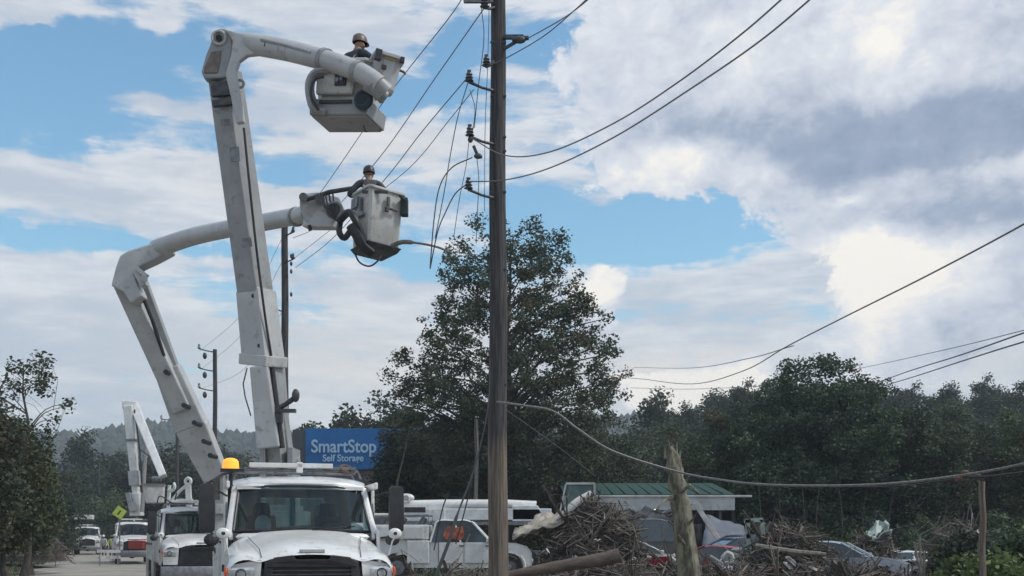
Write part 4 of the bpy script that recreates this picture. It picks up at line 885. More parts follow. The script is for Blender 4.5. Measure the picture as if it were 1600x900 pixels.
# left side trees
H_ = Hof(38, 545, 42); k_ = 42/F
make_tree('ragged_tree', 'ragged half bare tree at the left edge with open branches against the sky', 'tree', at(40,42), H_, [(.35,50*k_),(.5,56*k_),(.68,66*k_),(.85,58*k_),(1,30*k_)], 58, 50, .08, L_dark, .16, cr=(.28,.55), seed=5, nb=50, gappy=.15)
for i, (px, Yt, ty, w) in enumerate(((-30,38,600,60),(8,40,650,62),(50,48,715,36),(-60,30,610,90))):
    H_ = Hof(px, ty, Yt); r_ = w*Yt/F
    make_tree('bush_tree', ('dense dark tree cut by the left frame edge','dense olive bush tree below the ragged tree','smaller olive bush tree beside the left verge','dark tree just outside the left edge')[i], 'tree', at(px, Yt), H_, [(.26,r_*.6),(.45,r_),(.7,r_*.9),(.9,r_*.55),(1,r_*.2)], 120, 150, .075, L_mid if i in (1,2) else L_dark, .15, 'trees along the left verge', cr=(.45,.8), seed=70+i, nb=24, fill=.5)
q = MB(); q.tube(W((0,755,34),(8,790,34),(14,826,34)), [.05,.07,.10], 7); tag(q.build('dead_tree', palebark, smooth=True), 'pale leaning bare trunk at the left edge', 'tree trunk')
# forest proto crowns, shared between many hillside trees
def proto(name, H_, R_, seed, leaf=.19, nc=60, ne=130, m=L_far, group='trees on the far slopes'):
    return make_tree(name, 'dark leafy tree in the woods on the slope', 'tree', (0,-400,0), H_, [(.10,R_*.6),(.35,R_),(.6,R_*.95),(.85,R_*.6),(1,R_*.15)], nc, ne, leaf, m, .22, group, cr=(R_*.26,R_*.42), seed=seed, nb=10, fill=.4)
protos = [proto('forest_tree', 10, 4.0, 101), proto('forest_tree', 12, 3.6, 102), proto('forest_tree', 9, 4.4, 103, m=L_mid), proto('forest_tree', 11, 3.2, 104)]
g = random.Random(3); used = set(); cnt = 0
def plant(x, y, s, label, group):
    global cnt
    k = g.randrange(4); p = protos[k]
    if k not in used: used.add(k); o = p
    else: o = copy_tree(p)
    o.location = (x, y, gz(x, y)-.3); o.scale = (s*g.uniform(.85,1.15), s*g.uniform(.85,1.15), s*g.uniform(.8,1.15)); o.rotation_euler = (0,0,g.uniform(0,6.28)); o['label'] = label; o['group'] = group
# right hill slope
for row in range(11):
    Yr = 92+row*8.5; px0 = 925 if row > 4 else 1010
    px = px0+g.uniform(0,20)
    while px < 1690:
        x = (px-800)/F*Yr; plant(x+g.uniform(-1.5,1.5), Yr+g.uniform(-3,3), .82 if row < 7 else .9, 'dark leafy tree in the woods covering the right hill', 'trees covering the right hill'); px += 5.6/Yr*F*g.uniform(.8,1.25)
for i in range(14):
    px = 905+i*17+g.uniform(-6,6); Yr = g.uniform(108,128); x = (px-800)/F*Yr; plant(x, Yr, Hof(px, 650+g.uniform(-4,8), Yr)/10.4, 'tall dark tree in the continuous wood between the tall tree and the big rounded tree', 'wood between the tall tree and the round tree')
# trees down the road on the left and behind the sign
for i, (px, Yt, ty) in enumerate(((112,150,722),(128,170,712),(150,185,716),(172,175,706),(192,190,716),(215,160,724),(240,180,718),(262,130,700),(272,150,688),(285,170,700),(300,185,708),(330,190,700),(355,190,706),(390,185,700),(92,120,735),(88,100,745),(460,170,668),(485,120,664),(510,115,668),(535,110,664),(558,105,662),(580,100,660),(610,100,664),(640,110,660),(700,110,662),(760,115,660),(820,112,655),(870,115,650),(415,150,720),(230,140,738),(140,140,748),(165,135,752),(195,140,745))):
    x = (px-800)/F*Yt; Ht = Hof(px, ty, Yt); plant(x, Yt, Ht/10.6, 'small distant tree in the belt behind the trucks', 'trees in the belt behind the trucks')
# distant wooded ridge: uncountable crowns as one mass
g2 = np.random.default_rng(9); N = 5200; xs_ = g2.uniform(-1000, 450, N); ys_ = g2.uniform(575, 740, N)
ico = bmesh.new(); bmesh.ops.create_icosphere(ico, subdivisions=1, radius=1); iv = np.array([v.co[:] for v in ico.verts]); fi = np.array([[v.index for v in f.verts] for f in ico.faces]); ico.free()
def rh(x, y):
    H_ = ridge_h(x)*(1-sm(x,150,600)*.5); return np.interp(y, [560,620,680,730,820], [-1,H_*.45,H_*.85,H_,H_*.8])
Cc = np.array([[x, y, rh(x,y)+1.5] for x, y in zip(xs_, ys_)]); R3 = np.stack([g2.uniform(3.2,6.5,N), g2.uniform(3.2,6.5,N), g2.uniform(3.5,8.5,N)], 1)
VV = (iv[None]*R3[:,None,:]*(1+.35*g2.normal(size=(N,len(iv),1))*.6)+Cc[:,None,:]).reshape(-1,3); FF = (fi[None]+(np.arange(N)*len(iv))[:,None,None]).reshape(-1,3)
me = bpy.data.meshes.new('ridge_woods'); me.from_pydata(VV.tolist(), [], FF.tolist()); me.materials.append(L_far); o = bpy.data.objects.new('ridge_woods', me); COL.objects.link(o); tag(o, 'far bluish wooded ridge behind the road', 'woods', kind='stuff')
# shrubs and weeds
shr = [(1432,46,836,45),(1492,30,842,50),(1530,28,830,55),(1585,26,835,50),(1640,26,820,60),(1510,40,806,60),(1445,50,812,50),(1570,42,790,60),(1380,48,800,50),(1340,50,822,50),(1270,52,816,45),(1215,54,812,45),(1505,25,872,45),(1560,23,868,55)]
nm = ['low dark shrub right of the grey car','vine mound near the slim post','tall shrub behind the slim post','green shrub in the right corner','shrub outside the right edge','vine bush above the white panel','kudzu bush behind the pale debris','vine bush at the right edge','weedy bush behind the grey car','brush behind the silver car','brush above the branch heap','brush left of the branch heap','lowest leafy weeds at the bottom right','bright green weeds in the bottom right corner']
for i, (px, Yt, ty, w) in enumerate(shr):
    H_ = max(.9, Hof(px, ty, Yt)); r_ = w*Yt/F*1.1
    make_tree('shrub', nm[i], 'shrub', at(px, Yt), H_, [(.02,r_*.9),(.4,r_),(.75,r_*.75),(1,r_*.3)], 60, 80, .07, (L_lime if i in (4,9,12,13) else (L_vine,L_mid,L_blue)[i%3]), .04, 'shrubs in the flooded lot', cr=(.22,.42), seed=200+i, nb=22, fill=.6, bm=palebark)
# pale dead stems under the right trees
g = random.Random(8); 
for i in range(12):
    px = 1195+i*30+g.uniform(-16,16); Yt = g.uniform(50,54); a = at(px, Yt); H_ = P(px, g.uniform(700,815), Yt).z
    q = MB(); q.tube(spline([a, a+Vector((g.uniform(-.15,.15),0,H_*.5)), Vector((a.x+g.uniform(-.25,.25), a.y, H_))],3), [(.045-.006*j) for j in range(7)], 5)
    tag(q.build('dead_sapling', bark, smooth=True), 'bare thin stem standing under the vine covered trees', 'tree trunk', 'bare stems below the right trees')
# grass on the left verge
def grass(name, label, pts, h, m, seed, n=5000):
    g = np.random.default_rng(seed); x0,x1,s0,s1 = pts; N = n; t = g.uniform(x0,x1,N); s = s0+(s1-s0)*g.random(N)**1.5; V = []; Fc = []
    for i in range(N):
        p = RP(s[i], t[i]); z = gz(p.x, p.y); a = g.uniform(0,6.28); hh = h*g.uniform(.4,1.2); w = .03+.0009*p.y; dx, dy = math.cos(a)*w, math.sin(a)*w; lx, ly = g.normal()*.3*hh, g.normal()*.3*hh; b = len(V)
        V += [(p.x-dx,p.y-dy,z),(p.x+dx,p.y+dy,z),(p.x+lx,p.y+ly,z+hh)]; Fc.append((b,b+1,b+2))
    me = bpy.data.meshes.new(name); me.from_pydata(V, [], Fc); me.materials.append(m); o = bpy.data.objects.new(name, me); COL.objects.link(o); tag(o, label, 'grass', kind='stuff')
grass('grass', 'short green grass on the left verge', (-9,-3.1,28,110), .22, L_mid, 1, 9000)
grass('weeds', 'weeds along the muddy right side of the lot', (12,40,22,60), .35, L_vine, 2, 9000)
# ------------------------------------------------------------ buildings
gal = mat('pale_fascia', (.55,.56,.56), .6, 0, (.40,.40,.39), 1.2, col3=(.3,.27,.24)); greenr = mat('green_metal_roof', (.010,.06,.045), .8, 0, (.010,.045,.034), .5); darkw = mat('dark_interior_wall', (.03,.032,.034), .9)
bx = lambda px, Y: (px-800)/F*Y
Y = 50; b = thing('low_building', 'low damaged building with a green metal roof and pale fascia', 'building', (bx(1010,Y), Y, 0.2))
x0, x1 = bx(880,Y)-bx(1010,Y), bx(1145,Y)-bx(1010,Y); z1, z2 = P(0,774,Y).z-.2, P(0,750,Y).z-.2
n = 14
proto_p = None
for k in range(n):
    xa = x0+(x1-x0)*k/n; w = (x1-x0)/n
    if proto_p is None:
        q = MB(); q.prism([(0,-.4,z1),(w-.02,-.4,z1),(w-.02,5.0,z2+.05),(0,5.0,z2+.05)], (0,0,.05)); q.box((.02,2.3,(z1+z2)/2+.07),(.04,5.4,.06), R=Euler((math.atan2(z2-z1,5.4),0,0)).to_matrix()); o = proto_p = q.build('roof_panel', greenr, b)
    else: o = proto_p.copy(); COL.objects.link(o)
    o.location = (xa, 0, 0)
q = MB(); q.box(((x0+x1)/2,-.35,z1-.35),(x1-x0,.25,.68)); q.box(((x0+x1)/2+.5,-.55,z1-.06),(x1-x0+.5,.08,.10)); q.build('fascia', gal, b, bevel=.02)
q = MB(); q.box(((x0+x1)/2,4.0,(z1-.7)/2),(x1-x0,.2,z1-.7)); q.box((x0,2,(z1-.7)/2),(.15,4.2,z1-.7)); q.box((x1,2,(z1-.7)/2),(.15,4.2,z1-.7)); q.build('wall', darkw, b)
for k in range(6):
    q = MB(); xx = x0+(x1-x0)*(k+.5)/6; q.box((xx,-.3,(z1-.7)/2),(.14,.14,z1-.7)); q.build('post', dgrey, b)
for k in range(4):
    q = MB(); xx = x0+(x1-x0)*(k+.8)/4.6; q.box((xx,3.86,1.5),(1.2,.05,1.3)); f_ = q.build('window', mgrey, b); q = MB(); q.box((xx,3.82,1.5),(1.05,.03,1.15)); q.build('pane', glassd, f_)
# left gable shed with pale frame
Y = 48; b = thing('shed_frame', 'translucent green shed end with a white frame beside the green roof', 'shed', (bx(905,Y), Y, .2)); zt = P(0,757,Y).z-.2; x0, x1 = bx(884,Y)-bx(905,Y), bx(928,Y)-bx(905,Y)
q = MB(); q.prism([(x0,0,.0),(x1,0,0),(x1,0,zt),(x0+.1,0,zt)],(0,2.2,0)); q.build('panel', mat('pale_green_sheet',(.12,.19,.17),.5,0,(.08,.13,.12),2), b)
q = MB(); q.beam((x0,-.05,zt+.04),(x1+.05,-.05,zt+.04),.09,.09,side=(0,1,0)); q.beam((x1+.02,-.05,zt),(x1+.02,-.05,0),.09,.09,side=(0,1,0)); q.beam((x0-.3,-.05,zt-1.4),(x0,-.05,zt),.07,.07,side=(0,1,0)); q.build('frame', gal, b)
# storage building with the blue sign
Y = 74; bluem = mat('blue_sign_paint', (.002,.14,.40), .45, 0, (.002,.12,.34), 1.0)
b = thing('storage_building', 'self storage building corner with a large blue sign face partly behind the tree', 'building', (bx(478,Y), Y, 0)); zt = P(0,670,Y).z; zb = P(0,734,Y).z; Wd = bx(650,Y)-bx(478,Y)
q = MB(); q.box((Wd/2,3.0,zt/2-.1),(Wd-.1,5.9,zt-.2)); q.build('wall', mat('brown_block_wall',(.16,.14,.13),.9,0,(.12,.105,.10),2), b)
q = MB(); q.box((-.46,2.9,zt/2),(.90,5.8,zt-.1)); q.build('side_tower', mat('grey_panel_wall',(.10,.11,.12),.8,0,(.08,.085,.09),1), b, bevel=.02)
q = MB(); q.box((Wd/2,-.10,(zt+zb)/2),(Wd,.20,zt-zb)); sg = q.build('sign_face', bluem, b, bevel=.02)
def text(body, x, y, z, size, m, parent, sx=1, bold=0):
    cu = bpy.data.curves.new('lettering', 'FONT'); cu.body = body; cu.size = size; cu.extrude = .02; cu.offset = bold; o = bpy.data.objects.new('tmp', cu); COL.objects.link(o); bpy.context.view_layer.update()
    me = bpy.data.meshes.new_from_object(o.evaluated_get(bpy.context.evaluated_depsgraph_get())); bpy.data.objects.remove(o)
    me.transform(Matrix.Translation((x,y,z)) @ Matrix.Diagonal((sx,1,1,1)) @ Matrix.Rotation(PI/2,4,'X')); me.materials.clear(); me.materials.append(m); n = bpy.data.objects.new('lettering', me); COL.objects.link(n); n.parent = parent; return n
lt = mat('pale_blue_lettering', (.42,.62,.80), .6, 0, (.36,.55,.72), 2)
kx = Y/F
text('SmartStop', (487-478)*kx, -.24, P(0,707,Y).z, 25*kx*1.12, lt, sg, .86, .02)
text('Self Storage', (505-478)*kx, -.24, P(0,721,Y).z, 13*kx*1.15, lt, sg, .9, .012)
# ------------------------------------------------------------ vehicles of the lot
silver = mat('silver_blue_paint', (.42,.47,.52), .25, .4, (.38,.42,.47), 3, coat=.6, col3=(.30,.29,.26)); redp = mat('red_paint', (.32,.02,.035), .3, 0, (.24,.018,.03), 3, coat=.5); darkp = mat('dark_car_paint', (.03,.03,.035), .3, 0, (.05,.045,.04), 3, coat=.5); greyp = mat('grey_blue_paint', (.25,.30,.34), .35, .2, (.18,.2,.22), 4, coat=.4)
# service pickup seen from its side: cab, utility bed boxes
Y = 38; lowr = [(-3.45,.55),(-3.45,1.28),(-3.0,1.36),(-1.2,1.36),(-1.15,1.30),(1.0,1.28),(1.95,1.24),(2.35,1.12),(2.48,.95),(2.5,.6),(2.45,.40)]
pk = carbody('service_pickup', 'white utility service pickup parked side on behind the big pole', 'pickup truck', Vector((bx(718,Y), Y, .27)), 0, white, 6, 2.0, lowr, (-.95,-.75,.45,1.1,1.28,1.98), (-2.05,1.72), .42)
for sy in (-.85,.85):
    q = MB(); q.box((-2.2,sy,1.62),(2.4,.32,.50)); q.build('utility_box', white, pk, bevel=.03)
q = MB(); q.box((-1.35,-1.0,.95),(.75,.10,.78)); q.build('side_locker', white, pk, bevel=.03)
for xx in (-.25,.62):
    q = MB(); q.box((xx,-1.01,.92),(.80,.04,.70)); q.build('door', white, pk, bevel=.02)
for xx in (-3.1,-2.3,-1.5):
    q = MB(); q.box((xx,-1.03,1.60),(.66,.04,.40)); q.build('box_door', white, pk, bevel=.015)
q = MB(); 
for xx in (-2.9,-2.2,-1.5): q.cyl((xx,-.2,1.6),(xx+.3,0,2.1),.12,n=8)
q.box((-2.2,0,1.75),(2.2,1.3,.25)); q.build('bed_load', dgrey, pk)
q = MB(); q.tube([(-3.3,-.9,1.9),(-3.3,-.9,2.15),(-1.0,-.9,2.2),(-1.0,-.9,1.9)],.03,6); q.tube([(-3.3,.9,1.9),(-3.3,.9,2.15),(-1.0,.9,2.2),(-1.0,.9,1.9)],.03,6); q.build('ladder_rack', mgrey, pk)
q = MB(); q.loft([[(x*(1-.25*abs(z-1.55)/.2),-1.0-.05*abs(math.sin(k*1.7+z*3)),z+.03*math.sin(k*1.9+z*4)) for k,x in enumerate((-.52,-.34,-.14,.06,.22))] for z in (1.38,1.52,1.66,1.80)], closed=False, caps=False); q.build('orange_vest', mat('faded_orange',(.50,.15,.08),.8,0,(.25,.07,.04),8), pk, smooth=True)
for xx in (-2.05,1.72):
    q = MB(); q.torus((xx,-.99,.45),.52,.05,(0,1,0),16,6,0,PI); q.build('arch_trim', white, pk, smooth=True)
for xx in (-.66,.28,1.08):
    q = MB(); q.box((xx,-1.004,.95),(.02,.02,.7)); q.build('door_gap', black, pk)
for xx in (.12,1.0):
    q = MB(); q.box((xx,-1.05,1.16),(.16,.03,.04)); q.build('handle', black, pk)
# flatbed with a long stowed boom lying along it
Y = 47; fb = thing('boom_flatbed', 'white flatbed truck with a long stowed boom lying flat behind the service pickup', 'truck', Vector((bx(725,Y), Y, .27)))
def fx(px): return bx(px,Y)-bx(725,Y)
def fz(py): return P(0,py,Y).z-.27
q = MB(); q.tube([(fx(622),0,fz(790)),(fx(700),0,fz(789)),(fx(790),0,fz(788)),(fx(838),0,fz(790))], [.22,.24,.21,.20], 14); q.build('stowed_boom', whitec, fb, smooth=True)
q = MB(); q.box((fx(660),-.3,fz(805)),(2.0,.5,.55)); q.box((fx(770),-.35,fz(804)),(5.0,.1,.5)); q.prism([(fx(838),-.4,fz(815)),(fx(852),-.4,fz(812)),(fx(840),-.4,fz(790)),(fx(800),-.4,fz(790)),(fx(800),-.4,fz(815))],(0,.8,0)); q.build('boom_cradle', white, fb, bevel=.04)
q = MB(); q.box((0,0,fz(818)),(6.8,2.2,.14)); q.box((0,0,.75),(6.6,.9,.25)); q.build('flatbed', mgrey, fb)
q = MB(); q.box((fx(605),0,1.5),(1.5,2.1,1.9)); q.build('cab', mat('cream_paint',(.62,.58,.52),.4,0,(.5,.47,.42),3), fb, bevel=.12)
q = MB(); q.box((fx(603),-1.06,2.0),(.8,.04,.6)); q.build('cab_window', glassd, fb)
q = MB(); q.ball((fx(636),-.3,fz(778)),(.35,.2,.18)); q.torus((fx(636),-.5,fz(780)),.14,.04,(0,1,0)); q.build('boom_joint', white, fb, smooth=True)
q = MB(); q.box((fx(650),-.56,fz(797)),(.9,.04,.22)); q.build('recess', black, fb)
for x in (-3.2,1.6,2.7):
    for sy in (-.95,.95): wheel(fb, (x,sy,.48), .48,.3,(0,1,0))
# cars caught in the debris
carbody('car', 'white car with only its front wing showing behind the brush pile', 'car', Vector((bx(985,40),40,.15)), math.radians(5), whitec, wheels=(-1.35,1.35), ry=math.radians(0), group='flood stranded cars')
carbody('car', 'small red car pinned in the wreckage below the pale tarp', 'car', Vector((bx(1112,36),36,.0)), math.radians(160), redp, ry=math.radians(-6), group='flood stranded cars')
carbody('car', 'dark hatchback wreck standing behind the red car', 'car', Vector((bx(1190,43),43,.30)), math.radians(10), darkp, group='flood stranded cars', ry=math.radians(3))
carbody('car', 'blue grey car with its windscreen facing us beside the branch heap', 'car', Vector((bx(1182,34),34,-.05)), math.radians(-120), greyp, rx=math.radians(4), group='flood stranded cars')
carbody('car', 'silver blue sedan half hidden on the right of the branch heap', 'car', Vector((bx(1306,35),35,.12)), math.radians(-24), silver, group='flood stranded cars')
carbody('car', 'white pickup parked by the verge at far left', 'car', RP(98,-6.0,.2), TH+math.radians(-95), whitec, wheels=(-1.4,1.4), group=None, lower=[(-2.4,.6),(-2.4,1.05),(-.4,1.08),(1.3,1.05),(2.2,.95),(2.4,.7),(2.35,.4)], green=(-.6,-.35,.7,1.3,1.03,1.7))
carbody('car', 'pale white car low in the weeds at far right of the wreckage', 'car', Vector((bx(1425,39),39,-.25)), math.radians(15), white, group='flood stranded cars')
carbody('car', 'dark blue car between the broken trunk and the red car', 'car', Vector((bx(1150,40),40,.25)), math.radians(-170), mat('dark_blue_paint',(.03,.06,.14),.3,0,(.02,.04,.10),3,coat=.5), group='flood stranded cars')
# flattened pale wreck
def sheet(name, label, cat, corners, m, amp=.15, n=10, seed=1, th=.03, group=None):
    g = random.Random(seed); a, b_, c, d = [Vector(p) for p in corners]; V1 = []
    for j in range(n+1):
        row = []
        for i in range(n+1):
            u, v = i/n, j/n; p = (a*(1-u)+b_*u)*(1-v)+(d*(1-u)+c*u)*v; row.append(p+Vector((g.uniform(-1,1)*amp*.3, g.uniform(-1,1)*amp, g.uniform(-1,1)*amp+amp*math.sin(u*7+seed)*math.cos(v*5))))
        V1.append(row)
    q = MB(); q.loft(V1, closed=False, caps=False); o = q.build(name, m, smooth=True); s = o.modifiers.new('thickness','SOLIDIFY'); s.thickness = th; tag(o, label, cat, group); return o
cream = mat('cream_sheet', (.50,.45,.36), .7, 0, (.34,.30,.24), 3, .3, 20); pale = mat('pale_sheet', (.60,.60,.58), .6, 0, (.42,.41,.39), 3, .3, 20, col3=(.25,.22,.19)); tarpm = mat('blue_grey_tarp', (.15,.17,.20), .7, 0, (.11,.125,.15), 1.2, .3, 8)
sheet('crumpled_sheet', 'crumpled cream metal sheet sloping down over the debris beside the pickup', 'metal sheet', W((798,838,33),(880,812,33),(888,800,35),(838,806,36)), cream, .12, 12, 2)
sheet('crumpled_sheet', 'long bent cream sheet rising to the top of the debris heap', 'metal sheet', W((800,842,32.5),(880,812,32.5),(884,800,33.2),(806,826,33.2)), cream, .06, 10, 5)
q = MB(); q.tube(spline(W((868,818,32.6),(885,800,32.7),(900,786,32.8),(924,770,33)),4), [.05,.07,.08,.1,.1,.12,.12,.12,.12,.12,.11,.10,.08], 8, ell=.5); tag(q.build('bent_panel', pale, smooth=True), 'curved white strip standing at the top left of the debris heap', 'panel')
sheet('draped_tarp', 'pale blue grey tarp draped over a mound behind the red car', 'tarp', W((1096,858,46),(1168,858,46),(1162,822,48),(1104,806,48)), tarpm, .05, 8, 7)
sheet('flattened_panel', 'flattened off white panel lying in the weeds at right', 'panel', W((1392,872,38),(1446,880,37),(1458,862,41),(1404,860,41)), pale, .05, 8, 9)
sheet('flattened_panel', 'small white panel propped left of the flattened one', 'panel', W((1388,868,38),(1402,874,38),(1402,860,38.5),(1390,858,38.5)), whitec, .04, 5, 12)
sheet('pale_sheet_scrap', 'pale green white sheet curled above the rubble right of the silver car', 'sheet', W((1352,842,37.6),(1392,836,37.6),(1388,820,38.3),(1360,820,38.3)), mat('pale_green_scrap',(.38,.45,.42),.6), .16, 7, 14)
q = MB(); q.beam(P(1086,786,36), P(1122,842,36), .09,.16,.09,.16, side=(0,1,0)); tag(q.build('fallen_beam', pale, bevel=.01), 'white beam leaning diagonally right of the broken trunk', 'beam')
q = MB(); q.beam(P(1110,868,30), P(1132,882,30), .10,.05, side=(0,1,0)); tag(q.build('board', pale, bevel=.005), 'short white board lying below the red car', 'board')
q = MB(); q.tube(spline(W((1128,872,30),(1136,864,30),(1144,868,30),(1142,878,30),(1132,880,30)),4), .055, 8); tag(q.build('curved_trim', pale, smooth=True), 'curved white trim piece on the rubble by the red car', 'trim')
q = MB(); q.beam(P(1212,794,33), P(1222,812,33), .07,.05, side=(0,1,0)); tag(q.build('board', palebark), 'pale stick poking up from the branch heap', 'board')
q = MB()
for a, b_ in (((1163,814,31),(1192,812,31)),((1168,812,31),(1170,872,31)),((1163,838,31),(1178,838,31)),((1190,812,31),(1194,866,31))): q.beam(P(*a), P(*b_), .10,.12, side=(0,1,0))
tag(q.build('broken_frame', mat('pale_green_scrap',(.38,.45,.42),.6)), 'broken pale window frame standing on top of the wreckage', 'frame')
# dark collapsed vehicle shell behind the first heap
sheet('collapsed_roof', 'dark curved roof shell collapsed behind the brush heap', 'wreckage', W((960,830,44),(1070,830,44),(1060,796,45),(975,796,45)), darkp, .12, 10, 17)
carbody('wrecked_van', 'dark crushed van behind the broken trunk', 'van', Vector((bx(1008,43),43,.25)), math.radians(8), darkp, L=5, W=2, lower=[(-2.6,.5),(-2.6,1.2),(-2.4,1.35),(1.2,1.3),(2.0,1.1),(2.5,.95),(2.6,.7),(2.5,.4)], green=(-2.3,-2.1,.7,1.6,1.3,2.1), wheels=(-1.6,1.6), wr=.36)
# ------------------------------------------------------------ heaps of branches
def heap(name, label, c, rx_, ry_, h, n, seed, m, r=(.007,.030), L=(.35,1.5)):
    g = random.Random(seed); q = MB(); c = Vector(c)
    q2 = MB(); secs = []
    for j in range(7):
        f = j/6; secs.append([c+Vector((rx_*.92*math.cos(f*PI/2)*math.cos(a)*g.uniform(.85,1.1), ry_*.92*math.cos(f*PI/2)*math.sin(a)*g.uniform(.85,1.1), h*.82*math.sin(f*PI/2)*g.uniform(.85,1.05)-.1)) for a in [k*2*PI/22 for k in range(22)]])
    t = thing(name, label, 'debris', c); q2.loft(secs); core = q2.build('mud_core', mat('heap_mud',(.10,.083,.068),.95,0,(.05,.042,.036),3,1,18), t, world=True)
    for i in range(n):
        a = g.uniform(0,2*PI); el_ = g.random()**.8*PI/2; s = g.uniform(.85,1.12); p = c+Vector((rx_*s*math.cos(el_)*math.cos(a), ry_*s*math.cos(el_)*math.sin(a), h*s*math.sin(el_)))
        d = Vector((g.gauss(0,1), g.gauss(0,.7), g.gauss(.05,.5))).normalized(); l = g.uniform(*L); rr = g.uniform(*r)*(1 if g.random() > .06 else 2.4)
        k = Vector((g.gauss(0,.2),g.gauss(0,.2),g.gauss(0,.2)))*l; q.tube([p-d*l/2, p+k, p+d*l/2+Vector((0,0,-.1*l))], [rr, rr*.8, rr*.3], 4, caps=False)
    o = q.build('branches', m, t, world=True); o['kind'] = 'stuff'
    for i in range(16 if n > 1000 else 5):
        a = g.uniform(0,2*PI); el_ = g.uniform(.1,1.3); p = c+Vector((rx_*math.cos(el_)*math.cos(a), ry_*math.cos(el_)*math.sin(a), h*math.sin(el_))); q = MB(); l = g.uniform(.5,1.2); r0 = g.uniform(.03,.07)
        d = Vector((g.gauss(0,1), g.gauss(-.2,.4), g.gauss(.25,.5))).normalized(); e = p+d*l; m1 = p+d*l*.1+Vector((0,0,g.uniform(-.15,.15))); q.tube(spline([p-d*l, m1, e],3), [r0*(1-.1*k) for k in range(7)], 6)
        for _ in range(3): q.tube(spline([m1+d*g.uniform(0,.3)*l, e+Vector((g.gauss(0,.25),g.gauss(0,.2),g.gauss(.1,.25)))*l, e+Vector((g.gauss(0,.5),g.gauss(0,.4),g.gauss(.1,.4)))*l],2), [r0*.6,r0*.5,r0*.4,r0*.25,r0*.1], 5)
        q.build('limb', bark if i%3 else palebark, t, world=True, smooth=True)
    for i in range(9 if n > 1000 else 2):
        a = g.uniform(PI,2*PI); el_ = g.uniform(.1,1.1); p = c+Vector((rx_*1.03*math.cos(el_)*math.cos(a), ry_*1.03*math.cos(el_)*math.sin(a), h*1.03*math.sin(el_))); q = MB()
        q.box(p, (g.uniform(.3,.9), g.uniform(.02,.04), g.uniform(.07,.22)), R=Euler((g.uniform(-.7,.7),g.uniform(-.8,.8),g.uniform(-.6,.6))).to_matrix(), taper=(g.uniform(.6,1),1)); q.build('board', (dpale,palebark,darkp,dpale,redp if i == 4 else brn)[i%5], t, world=True, bevel=.004)
    cl = []
    for i in range(70):
        a = g.uniform(0,2*PI); el_ = g.random()*PI/2; cl.append((rx_*math.cos(el_)*math.cos(a), ry_*math.cos(el_)*math.sin(a), h*math.sin(el_), g.uniform(.12,.34)))
    for nm_, mm_, part in (('dead_leaves', L_dead, cl[:52]), ('green_sprigs', L_vine, cl[52:])):
        me = leaf_mesh(nm_, part, mm_, .035, 42, .6, seed); o = bpy.data.objects.new(nm_, me); COL.objects.link(o); o.parent = t; o['kind'] = 'stuff'
    return t
L_dead = leafmat('dead_leaf_litter', (.07,.055,.042), (.20,.16,.12)); brn = mat('dead_branches', (.20,.165,.14), .95, 0, (.085,.072,.063), 1.2, col3=(.34,.29,.24)); dpale = mat('dirty_scrap', (.42,.40,.37), .8, 0, (.22,.20,.18), 5)
heap('debris_heap', 'tall tangled heap of brown branches left of the broken trunk', (bx(930,33),33,.2), 1.3, 1.1, 2.1, 2300, 1, brn)
heap('debris_heap', 'lower spread of brushwood at the foot of the tall heap', (bx(940,29),29,.0), 2.2, .9, .72, 600, 2, brn)
heap('debris_heap', 'wide heap of grey branches and roots in front of the silver car', (bx(1228,31),31,.1), 1.15, 1.0, 1.48, 1700, 3, brn)
heap('debris_heap', 'small rubble heap between the silver car and the white panel', (bx(1362,38),38,.2), .9, .8, 1.25, 450, 4, brn)
heap('debris_heap', 'low brush on the left verge beside the road', (bx(10,60),60,.5), 3.2, 2, 1.5, 700, 5, brn)
heap('debris_heap', 'low brush mound half buried in vines behind the slim post', (bx(1508,34),34.5,.0), 1.3, 1.0, 1.85, 300, 9, brn)
heap('debris_heap', 'mud and sticks along the bottom edge left of the branch heap', (bx(1105,27),27,.0), 2.2, .9, .75, 600, 6, brn)
heap('debris_heap', 'mud and sticks along the bottom edge below the silver car', (bx(1330,28),28,.0), 2.4, .9, .75, 500, 7, brn)
heap('debris_heap', 'rubble under the service pickup and the pole foot', (bx(730,30),30,.0), 3.2, .9, .52, 400, 8, brn)
q = MB(); q.tube(spline(W((785,902,26),(830,893,26),(880,884,26),(930,876,26),(968,868,26)),3), [.10,.11,.12,.13,.13,.14,.14,.15,.15,.16,.16,.17,.17], 10); tag(q.build('fallen_log', mat('log_bark',(.17,.125,.095),.9,0,(.09,.07,.058),3,.8,20,stretch=(1,4,4)), smooth=True), 'long bare brown log lying across the bottom in front of the tall heap', 'log')
q = MB(); q.tube(spline(W((1180,852,28.5),(1240,862,28.5),(1290,866,28.5)),4), [.05,.06,.06,.07,.07,.07,.06,.06,.05], 7); tag(q.build('fallen_log', palebark, smooth=True), 'thin pale limb lying across the branch heap', 'log')
